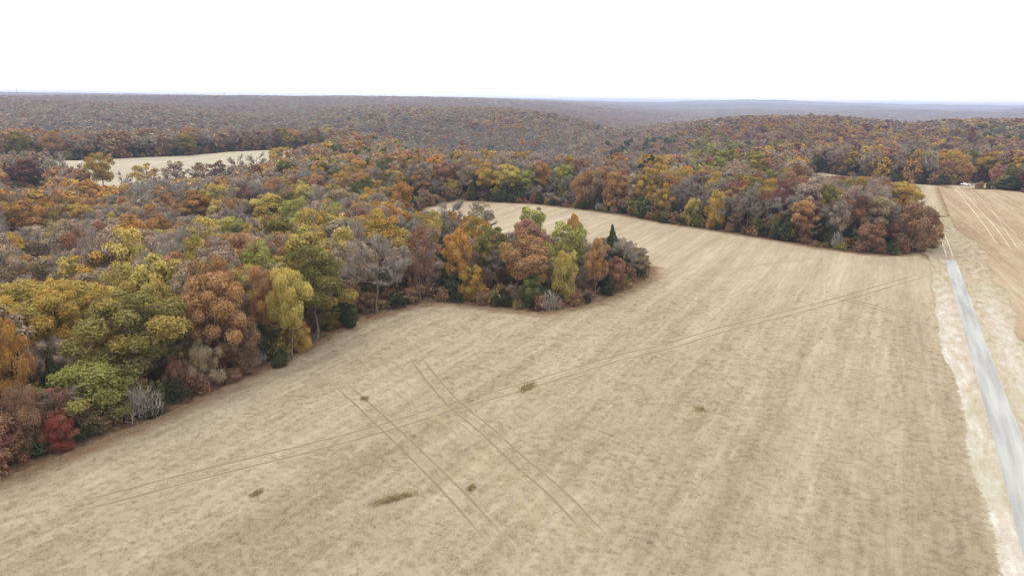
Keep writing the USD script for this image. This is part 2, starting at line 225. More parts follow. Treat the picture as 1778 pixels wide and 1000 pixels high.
for pol, nm, st, lift, mt, lb in ((P_MAIN, 'dry_grass_field', 1.0, .12, FIELD, 'wide straw coloured hay field with mowing stripes in the foreground'),
                                  (P_STUB, 'stubble_field', 1.6, .12, STUBM, 'pinkish tan stubble field to the right of the gravel road'),
                                  (P_FAR, 'grass_strip', 2.2, .10, FIELD, 'strip of pale dry grass running behind the right hand wood'),
                                  (P_LEFT, 'far_clearing', 4.0, .12, CLEAR, 'pale dry grass clearing beyond the left hand woods')):
    vf, dd = sheet(pol, st, lift); e = dd if nm in ('dry_grass_field', 'far_clearing', 'grass_strip') else dd + 9
    if nm == 'dry_grass_field':   # no leaf litter along the road side of the field
        e = e + 9 * smooth(-3.5, 3, vf[0][:, :2] @ RT - 3.5) * smooth(225, 215, vf[0][:, :2] @ RS)
    if nm == 'far_clearing': e = e + 2.5
    tag(put(nm, vf, mt, smooth_=True, edge=e, rim=dd), lb, kind='structure')
vf, _ = sheet(P_VERGE, 1.5, .05); vs_, vt_ = vf[0][:, :2] @ RS, vf[0][:, :2] @ RT
bare = smooth(232, 150, vs_) * np.clip(np.exp(-((vt_ - 21.6) / 1.3) ** 2) + .9 * np.exp(-((vt_ - 12.6 - smooth(110, 70, vs_) * 1.6) / 1.8) ** 2) + .38, 0, 1)
tag(put('verge', vf, VERGE, smooth_=True, bare=bare), 'pale bare soil and thin grass along both sides of the gravel road', kind='structure')

def fz(x, y):
    """height of the main field sheet"""
    x, y = np.asarray(x, float), np.asarray(y, float); dd = sdist(P_MAIN, x, y)
    return T(x, y) + .12 + 0.10 * fb(x, y, 9, 21) * smooth(0, 4, dd) + 0.35 * fb(x, y, 45, 23, 2) * smooth(0, 12, dd)
def strip(pts, width, lift, zf, step=.7, wob=.08, seed=0):
    l = LineString(pts); n = max(3, int(l.length / step)); s = np.linspace(0, l.length, n)
    q = shapely.line_interpolate_point(l, s); p = np.stack([shapely.get_x(q), shapely.get_y(q)], -1)
    p = np.stack([np.convolve(np.pad(p[:, c], 6, mode='edge'), np.ones(13) / 13, 'valid') for c in (0, 1)], -1)
    t = np.gradient(p, axis=0); t /= np.linalg.norm(t, axis=1, keepdims=True) + 1e-9; nn = np.stack([-t[:, 1], t[:, 0]], -1)
    w = width * (1 + wob * 4 * (meshkit.fbm(np.stack([s / 3, np.full(n, seed * 7.3), np.zeros(n)], -1), 3, seed) - .5))
    off = np.array([-.5, -.2, .2, .5]); v = p[:, None] + nn[:, None] * (off[None, :, None] * w[:, None, None]); v = v.reshape(-1, 2)
    z = zf(v[:, 0], v[:, 1]) + lift
    i, j = np.meshgrid(np.arange(n - 1), np.arange(3), indexing='ij'); f = np.stack([i * 4 + j, (i + 1) * 4 + j, (i + 1) * 4 + j + 1, i * 4 + j + 1], -1).reshape(-1, 4)[:, ::-1]
    return (np.stack([v[:, 0], v[:, 1], z], -1), np.vstack([f[:, [0, 1, 2]], f[:, [0, 2, 3]]])), np.tile([0, 1, 1, 0], n) * np.repeat(np.minimum(1, np.minimum(np.arange(n), np.arange(n)[::-1]) / 16), 4), p
# gravel road: a crowned strip with slightly ragged shoulders
s = np.arange(-30, 225.6, .75); off = np.array([-1.72, -1.5, -.7, 0, .7, 1.5, 1.72]); crown = np.array([.05, .1, .13, .14, .13, .1, .05])
cen = np.interp(s, [40, 100, 150, 226], [17.25, 17.2, 16.6, 15.95]); jit = meshkit.fbm(np.stack([s / 2.2, 0 * s, 0 * s], -1), 3, 5) - .5
wid = np.interp(s, [60, 226], [1.12, .84])
tt = cen[:, None] + off[None] * wid[:, None]; tt[:, 0] += jit * .3; tt[:, -1] += jit[::-1] * .3
rv = np.stack([(s[:, None] * RS[0] + tt * RT[0]), (s[:, None] * RS[1] + tt * RT[1]), np.broadcast_to(crown[None], tt.shape)], -1).reshape(-1, 3)
i, j = np.meshgrid(np.arange(len(s) - 1), np.arange(6), indexing='ij'); rf = np.stack([i * 7 + j, (i + 1) * 7 + j, (i + 1) * 7 + j + 1, i * 7 + j + 1], -1).reshape(-1, 4)[:, ::-1]
tag(put('gravel_road', (rv, rf), GRAVEL, smooth_=True, edge=np.tile([0, .5, 1, 1, 1, .5, 0], len(s))), 'light grey gravel farm road running straight along the field', kind='structure')
# two pale wheel tracks that carry the road on
zt = lambda x, y: T(x, y) + .14
for o, lb in ((-.8, 'left pale wheel track beyond the end of the gravel road'), (.8, 'right pale wheel track beyond the end of the gravel road')):
    vf, e, _ = strip([road(s_, t_ + o) for s_, t_ in ((225, 15.95), (250, 15.7), (275, 15.2), (292, 14.8))], .62, .03, zt, seed=3)
    tag(put('wheel_track', vf, PALE, edge=e), lb, kind='structure')
# ruts across the hay field (centre lines read from the photograph's ground)
RUTS = [([(560, 640), (623, 696), (683, 752), (734, 802), (790, 858), (850, 924), (900, 982), (925, 1015)], 1.9, RUT, 'pair of tractor ruts running down from the front wood'),
        ([(708, 600), (740, 648), (790, 706), (850, 752), (900, 802), (959, 848), (1030, 924), (1110, 1010)], 1.9, RUT, 'long pair of tractor ruts down the middle of the hay field'),
        ([(663, 625), (709, 681), (775, 727), (830, 777), (900, 843), (960, 925), (1010, 995)], 1.9, RUTFAINT, 'faint pair of ruts between the two stronger pairs'),
        ([(-20, 908), (152, 878), (354, 823), (506, 787), (658, 747), (790, 706), (900, 676), (979, 651), (1080, 620), (1161, 602), (1248, 575), (1355, 549), (1463, 520), (1535, 498), (1617, 475)], 2.1, RUT, 'longest pair of ruts crossing the whole hay field to the road'),
        ([(1390, 498), (1463, 520), (1535, 538), (1628, 570)], 1.9, RUT, 'short pair of ruts crossing the longest ruts near the road'),
        ([(1240, 498), (1301, 509), (1362, 515)], .0, RUT, 'single short rut right of the wooded point'),
        ([(243, 914), (300, 890), (354, 863), (430, 838)], 1.9, RUTFAINT, 'faint ruts in the lower left of the hay field'),
        ([(1500, 625), (1524, 610), (1553, 597), (1606, 593)], .0, RUTFAINT, 'curved turning rut close to the road verge'),
        ([(700, 910), (800, 820), (900, 742), (960, 700), (1060, 640)], .0, RUTFAINT, 'thin rut following the mowing stripes past the weed patches')]
RUT_LINES = []
for k_, (pts, gap, mt, lb) in enumerate(RUTS):
    c = LineString([at(*p)[:2] for p in pts]); parts, es = [], []
    for o in ((-gap / 2, gap / 2) if gap else (0,)):
        ln = c.offset_curve(o) if o else c
        vf, e, p = strip(list(ln.coords), (.36 if mt is RUT else .4) * (1 + .006 * np.hypot(*at(*pts[len(pts) // 2])[:2])), .02, fz, seed=k_ * 3 + int(o > 0), wob=.2); parts.append(vf); es.append(e); RUT_LINES.append(p)
    tag(put('tyre_ruts', join(parts), mt, edge=np.concatenate(es)), lb, kind='structure')
vf, e, _ = strip([g(*p) for p in [(1150, 478), (1230, 474), (1319, 461), (1409, 449), (1520, 441)]], 3.2, .02, fz, step=1.5)
tag(put('tyre_ruts', vf, RUTFAINT, edge=e * .9), 'broad dull track along the far side of the hay field', kind='structure')
for k_, pts in enumerate([[(1650, 318), (1709, 392), (1740, 438)], [(1656, 318), (1725, 392), (1765, 446)], [(1690, 340), (1778, 420)], [(1715, 336), (1778, 378)], [(1676, 322), (1720, 362), (1778, 450)]]):
    vf, e, _ = strip([g(*p) for p in pts], (.7, .7, .6, .5, .5)[k_], .16, lambda x, y: T(x, y) + .05, step=1.2, seed=k_, wob=.25)
    tag(put('stubble_row', vf, ROWS, edge=e), ['left line of the pale pair', 'right line of the pale pair', 'third pale line from the road', 'fourth and outermost pale line', 'thin pale line crossing between the others'][k_] + ' in the stubble field', kind='structure')
# tufts of dry grass over the near part of the hay field
def blades(rng, n, rad, h, wd, lean):
    a, r = rng.uniform(0, 6.283, n), rad * np.sqrt(rng.random(n)); p = np.stack([r * np.cos(a), r * np.sin(a), np.full(n, -.05)], -1)
    d = np.stack([rng.normal(lean, .55, n), rng.normal(0, .55, n), np.full(n, .75)], -1); d /= np.linalg.norm(d, axis=1, keepdims=True)
    b = np.cross(d, rng.normal(size=(n, 3))); b /= np.linalg.norm(b, axis=1, keepdims=True); L = h * rng.uniform(.5, 1.3, (n, 1))
    return np.stack([p - b * wd, p + b * wd, p + d * L], 1).reshape(-1, 3), np.arange(3 * n).reshape(n, 3)
TUFTS = True
rg = np.random.default_rng(77); sp = .5
U, V = np.meshgrid(np.arange(20, 175, sp), np.arange(-130, 14, sp)); U, V = U.ravel() + rg.uniform(-.5, .5, U.size) * sp, V.ravel() + rg.uniform(-.5, .5, V.size) * sp
X, Y = U * RS[0] + V * RT[0], U * RS[1] + V * RT[1]; d = np.hypot(X, Y); k = (Y > 35) & (np.abs(np.arctan2(X, Y)) < math.radians(46)) & (rg.random(len(X)) < np.interp(d, [60, 90, 150, 175], [.85, .7, .3, .08])); X, Y = X[k], Y[k]
sd_ = sdist(P_MAIN, X, Y); k = sd_ > .5; lg = np.zeros(len(X), bool)
for p in RUT_LINES: lg |= shapely.distance(LineString(p), shapely.points(X, Y)) < .22
k &= ~lg; k &= rg.random(len(X)) < .35 + 1.3 * (fb(X, Y, 5, 31, 3) + .5) ** 1.3; X, Y = X[k], Y[k]; n_t = len(X)
pi = UsdGeom.PointInstancer.Define(stage, '/World/dry_grass'); tag(pi, 'dry straw coloured grass tufts over the near hay field', kind='stuff'); UsdGeom.Scope.Define(stage, '/World/dry_grass/kinds'); pp = []
for q in range(6):
    UsdGeom.Xform.Define(stage, f'/World/dry_grass/kinds/tuft_{"abcdef"[q]}'); put('blades', blades(np.random.default_rng(60 + q), 40, .36, .26, .018, .5), TUFT, f'/World/dry_grass/kinds/tuft_{"abcdef"[q]}'); pp.append(f'/World/dry_grass/kinds/tuft_{"abcdef"[q]}')
pi.CreatePrototypesRel().SetTargets([Sdf.Path(p) for p in pp]); pi.CreatePositionsAttr(Vt.Vec3fArray.FromNumpy(np.stack([X, Y, fz(X, Y)], -1).astype(np.float32))); pi.CreateProtoIndicesAttr(Vt.IntArray.FromNumpy(rg.integers(0, 6, n_t).astype(np.int32)))
s1 = rg.uniform(.65, 1.35, n_t); pi.CreateScalesAttr(Vt.Vec3fArray.FromNumpy(np.stack([s1, s1, s1 * rg.uniform(.6, 1.2, n_t)], -1).astype(np.float32)))
h_ = np.radians(90 - math.degrees(AZ) + 60 * fb(X, Y, 30, 41, 2) + rg.normal(0, 35, n_t) - 90) / 2; pi.CreateOrientationsAttr(Vt.QuathArray([Gf.Quath(float(a), 0, 0, float(b)) for a, b in zip(np.cos(h_), np.sin(h_))]))
# pond
pc = (at(215, 305)[:2] + at(318, 303)[:2]) / 2; pz = float(T(*pc)); an = np.linspace(0, 2 * np.pi, 41)[:-1]; pr = 1 + .18 * np.sin(3 * an + 1) + .08 * np.sin(7 * an)
pv = np.stack([pc[0] + 19 * pr * np.cos(an), pc[1] + 10 * pr * np.sin(an), np.full(40, pz + .6)], -1)
tag(put('pond', (np.vstack([pv, [[*pc, pz + .6]]]), np.stack([np.full(40, 40), np.arange(40), np.roll(np.arange(40), -1)], -1)), WATER), 'small bright pond at the front of the far left clearing', kind='structure')

# ------------------------------------------------------------------ trees: crowns, twigs, trunks
COL = dict(gold=(206, 158, 52), yellow=(206, 178, 72), orange=(204, 132, 48), orange_brown=(188, 132, 76), brown=(160, 118, 82), tan=(182, 152, 112), rust=(162, 108, 76), red=(158, 66, 46), maroon=(132, 74, 72),
           salmon=(186, 118, 90), olive=(142, 130, 58), lime=(168, 166, 66), green=(104, 108, 52), cedar=(76, 80, 50), bare=(152, 140, 129), pink=(170, 144, 124))
MIX = dict(gold=('gold', 'gold', 'yellow', 'orange'), yellow=('yellow', 'yellow', 'gold', 'lime'), orange=('orange', 'orange', 'gold', 'orange_brown'), orange_brown=('orange_brown', 'orange_brown', 'orange', 'brown'), brown=('brown', 'brown', 'orange_brown', 'rust'),
           tan=('tan', 'tan', 'pink', 'olive'), rust=('rust', 'rust', 'brown', 'red'), red=('red', 'red', 'rust', 'red'), maroon=('maroon', 'maroon', 'rust', 'maroon'), salmon=('salmon', 'salmon', 'orange_brown', 'pink'), olive=('olive', 'olive', 'gold', 'green'),
           lime=('lime', 'lime', 'yellow', 'olive'), green=('green', 'green', 'olive', 'green'), cedar=('cedar',), bare=('bare',), pink=('pink', 'pink', 'tan', 'bare'))
KL = 0.6
for k_, c_ in COL.items(): a_ = np.array(c_, float); COL[k_] = tuple(a_ + (a_.mean() - a_) * (.30 if k_ not in ('cedar', 'bare', 'pink') else .1))
def unit(v): return v / (np.linalg.norm(v, axis=-1, keepdims=True) + 1e-9)
def flakes(rng, pos, nrm, size, col, tri=False):
    n = len(pos); a = unit(np.cross(nrm, rng.normal(size=(n, 3)))); b = np.cross(nrm, a); s = size * rng.uniform(.6, 1.35, (n, 1))
    if tri: v = np.stack([pos + a * s * .62, pos - a * s * .4 + b * s * .5, pos - a * s * .4 - b * s * .5], 1); f = np.arange(3 * n).reshape(n, 3)
    else:
        v = np.stack([pos + a * s * .6, pos + b * s * .38, pos - a * s * .6, pos - b * s * .38], 1); q = np.arange(4 * n).reshape(n, 4); f = np.vstack([q[:, [0, 1, 2]], q[:, [0, 2, 3]]])
    return v.reshape(-1, 3), f, np.repeat(col, v.shape[1], axis=0)
def lobes(rng, R, z0, z1, n, round_=.5):
    """centres and radii of the leafy clumps of a crown that spans z0..z1"""
    n = int(n * .8); i = np.arange(n); ph = i * 2.39996 + rng.uniform(0, 6); v = np.clip((i + .5) / n + rng.normal(0, .05, n), 0, 1)     # 0 bottom .. 1 top
    v0 = rng.uniform(.38, .6); prof = np.sqrt(np.clip(1 - (np.abs(v - v0) / np.where(v > v0, 1.06 - v0, v0 + .22)) ** 2.4, .05, 1)) * rng.uniform(.62, 1.2, n)
    rl = R * rng.uniform(.2, .42, n) * np.where(v > .9, .85, 1)
    rad = np.maximum(0, R * prof - rl * .75) * np.where(rng.random(n) < .16, .45, 1)
    c = np.stack([rad * np.cos(ph), rad * np.sin(ph), z0 + rl * .6 + v * (z1 - z0 - rl * 1.5)], -1)
    return c + rng.normal(0, R * .05, (n, 3)), rl
def crown_leaves(rng, lob, colour, n, size, tri=False, up=.35):
    c, r = lob; w = r ** 2 / (r ** 2).sum(); idx = rng.choice(len(c), n, p=w); cen = c.mean(0)
    d = unit(rng.normal(size=(n, 3)) * [1, 1, .85] + unit(c[idx] - cen) * .55 + [0, 0, up])
    p = c[idx] + d * (r[idx] * (1.05 - np.abs(rng.normal(0, .30, n))))[:, None] * (1 + .16 * np.sin(d[:, :1] * 7 + idx[:, None]) * np.sin(d[:, 1:2] * 8))
    p[:, 2] = np.maximum(p[:, 2], .15)
    nr = unit(d + rng.normal(0, .55, (n, 3)) + [0, 0, .25])
    base = np.array([lin(COL[k], KL) for k in MIX[colour]]); lk = rng.integers(0, len(base), len(c))
    col = base[0] * .45 + base[lk[idx]] * .4 + base[rng.integers(0, len(base), n)] * .12 + base[0] * .03
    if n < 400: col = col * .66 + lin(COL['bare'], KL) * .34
    col = np.clip(col * (1 + rng.normal(0, .10, (len(c), 1)))[idx] * (1 + rng.normal(0, .15 if n > 9000 else .09, (n, 1))), .004, .8)
    return flakes(rng, p, nr, size, col, tri)
def slivers(rng, p0, d, length, width, col):
    n = len(p0); L = length * rng.uniform(.5, 1.3, (n, 1)); a = unit(np.cross(d, rng.normal(size=(n, 3)))) * width
    v = np.stack([p0 - a, p0 + a, p0 + d * L], 1); return v.reshape(-1, 3), np.arange(3 * n).reshape(n, 3), np.repeat(col, 3, axis=0)
def skeleton(rng, H, R, zb, nlimb, sides=6, r0=None):
    """trunk with limbs: (mesh parts, limb polylines)"""
    r0 = r0 or .011 * H + .04; zs = np.linspace(-.3, H * .86, 7); wob = np.cumsum(rng.normal(0, .012 * H, (7, 2)), 0); wob -= wob[0]
    tr = np.column_stack([wob, zs]); parts = [tube(tr, np.linspace(r0, r0 * .22, 7) * np.array([1.35] + [1] * 6), sides)]; limbs = []
    for k in range(nlimb):
        u = rng.uniform(0, 1); z = zb * .9 + u * (H * .8 - zb * .9); b = np.array([np.interp(z, zs, tr[:, 0]), np.interp(z, zs, tr[:, 1]), z]); ph = k * 2.4 + rng.uniform(-.4, .4)
        L = R * rng.uniform(.65, .95) * (1 - .35 * u); rise = rng.uniform(.35, .9) * L
        e = b + [L * math.cos(ph), L * math.sin(ph), rise]; mid = (b + e) / 2 + rng.normal(0, .08 * L, 3) - [0, 0, .06 * L]
        parts.append(tube([b, mid, e], [r0 * .42, r0 * .28, r0 * .1], max(4, sides - 2))); limbs.append((b, mid, e))
    return parts, limbs
def twigs(rng, limbs, H, R, zb, n, width, colour, parts=None, length=.9):
    """fine twig cloud that follows the limbs of a leafless or half bare crown"""
    z = rng.random(n) ** .75; tip = []
    for k in range(len(limbs) * 7):
        b, m_, e = limbs[k % len(limbs)]; s0 = m_ + (e - m_) * rng.uniform(0, 1); d = unit((e - b) / R + rng.normal(0, .55, 3) + [0, 0, .55]); L = R * rng.uniform(.3, .62)
        t = s0 + d * L; t[2] = min(t[2], H); tip.append((s0, t))
        if parts is not None: parts.append(tube([s0, (s0 + t) / 2 + rng.normal(0, .04 * L, 3), t], [.035, .025, .012], 3))
    tip = np.array(tip); i = rng.integers(0, len(tip), n); s_ = tip[i, 0] + (tip[i, 1] - tip[i, 0]) * rng.uniform(.1, 1, (n, 1)); ax = unit(tip[i, 1] - tip[i, 0])
    d = unit(ax * .8 + rng.normal(0, .6, (n, 3)) + [0, 0, .35]); c = lin(COL[colour], KL) * (1 + rng.normal(0, .15, (n, 1)))
    return slivers(rng, s_ + d * .1, d, length, width, np.clip(c, .01, .8))
def joinc(parts):
    vs, fs, cs, n = [], [], [], 0
    for v, f, c in parts: vs.append(v); fs.append(f + n); cs.append(c); n += len(v)
    return np.vstack(vs), np.vstack(fs), np.vstack(cs)

FORM = dict(edge=(5.0, 11.5, .02), tall=(4.6, 17.0, .34), thin=(4.2, 16.5, .38), bare=(4.2, 16.0, .36), cedar=(2.4, 8.5, .02), shrub=(1.7, 2.6, .0))      # radius, height, crown base
def build_form(form, colour, seed, level):
    """level 0: nearest trees, 1: middle, 2: background. Returns (crown parts, trunk parts)"""
    rng = np.random.default_rng(seed * 101 + level * 7 + sum(map(ord, form + colour))); R, H, zb = FORM[form]; zb *= H; S = (6, 5, 4, 4)[level]
    if form == 'cedar':
        n = (9000, 4800, 700, 300)[level]; z = rng.random(n) ** 1.15; an = rng.uniform(0, 6.283, n); out = np.sqrt(rng.random(n)) * .45 + .55; k1, k2, k3 = rng.uniform(0, 6, 3)
        tuft = 1 + .34 * np.sin(an * 3 + z * 11 + k1) * np.sin(z * 17 + k2) + .2 * np.sin(an * 2 + k3) + .1 * np.sin(an * 5 - z * 23)
        rad = R * np.minimum(1, (.5 + 1.9 * z)) * np.clip(1 - z ** (1.5 + .4 * seed), 0, 1) ** .6 * tuft * out; p = np.stack([rad * np.cos(an) + .25 * R * z * math.sin(k1), rad * np.sin(an), .1 + z * H * (.86 + .14 * np.sin(an * 2 + k2))], -1); d = unit(np.stack([np.cos(an), np.sin(an), .6 + 0 * an], -1) + rng.normal(0, .6, (n, 3)))
        col = np.clip(lin(COL['cedar'], KL) * (1 + rng.normal(0, .2, (n, 1))), .004, .5)
        return [flakes(rng, p, d, (.26, .36, .85, 1.4)[level], col, True)], [tube([[0, 0, -.2], [.05, 0, H * .5], [0, .05, H * .95]], [.16, .1, .02], S)]
    if form == 'shrub':
        n = (900, 500, 160, 90)[level]; an, u = rng.uniform(0, 6.283, n), rng.random(n); rad = R * np.sqrt(rng.random(n)) * (.75 + .25 * np.sin(an * 3 + seed)); zt = H * (1 - (rad / R) ** 2 * .55) * (.8 + .2 * np.sin(an * 4)); p = np.stack([rad * np.cos(an), rad * np.sin(an), .05 + zt * u ** .6], -1)
        if colour in ('bare', 'pink'):
            d = unit(np.stack([np.cos(an) * .4, np.sin(an) * .4, .9 + 0 * an], -1) + rng.normal(0, .4, (n, 3))); c = np.clip(lin(COL[colour], KL) * (1 + rng.normal(0, .16, (n, 1))), .01, .7)
            return [slivers(rng, p, d, .7, (.03, .045, .08, .12)[level], c)], []
        base = np.array([lin(COL[k], KL) for k in MIX[colour]]); c = base[rng.integers(0, len(base), n)] * (1 + rng.normal(0, .18, (n, 1)))
        return [flakes(rng, p, unit(rng.normal(size=(n, 3)) + [0, 0, .5]), (.2, .28, .6, .9)[level], np.clip(c, .004, .7), level > 0)], [tube([[0, 0, -.1], [.1, .05, H * .6]], [.06, .02], 4)]
    trunk, limbs = skeleton(rng, H, R, max(zb, H * .22), (12, 10, 6, 5)[level], S)
    if form == 'bare':
        parts = trunk if level < 2 else None
        return [twigs(rng, limbs, H, R, zb, (4600, 3600, 800, 420)[level], (.02, .026, .07, .11)[level], colour, parts, (.95, 1.0, 1.4, 1.6)[level])], trunk
    if form == 'thin':
        lob = lobes(rng, R, zb, H, 22)
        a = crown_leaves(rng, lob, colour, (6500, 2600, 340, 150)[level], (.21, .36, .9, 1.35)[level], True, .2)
        return [a, twigs(rng, limbs, H, R, zb, (2800, 2200, 400, 200)[level], (.02, .026, .07, .11)[level], 'bare', trunk if level < 2 else None)], trunk
    lob = lobes(rng, R, zb, H, int(rng.integers(28, 38)) + (14 if form == 'edge' else 0))
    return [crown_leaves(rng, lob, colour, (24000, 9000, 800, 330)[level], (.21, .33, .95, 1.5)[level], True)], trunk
KINDS = stage.CreateClassPrim('/World/Kinds'); made = {}
def kind(form, colour, seed, level):
    key = (form, colour, seed, level)
    if key not in made:
        nm = f'{form}_{colour}_{"abcdef"[seed]}_{("near", "middle", "far", "farthest")[level]}'; path = f'/World/Kinds/{nm}'; x = UsdGeom.Xform.Define(stage, path)
        cp, tp = build_form(*key); v, f, c = joinc(cp); 
        put('foliage' if form in ('cedar', 'shrub') else 'branches' if form == 'bare' else 'crown', (v, f), TWIG if form == 'bare' or (form == 'shrub' and colour in ('bare', 'pink')) else LEAF, path, Cd=c)
        if tp: put('stem' if form == 'shrub' else 'trunk', join(tp), BARK, path, smooth_=True)
        made[key] = path
    return made[key]

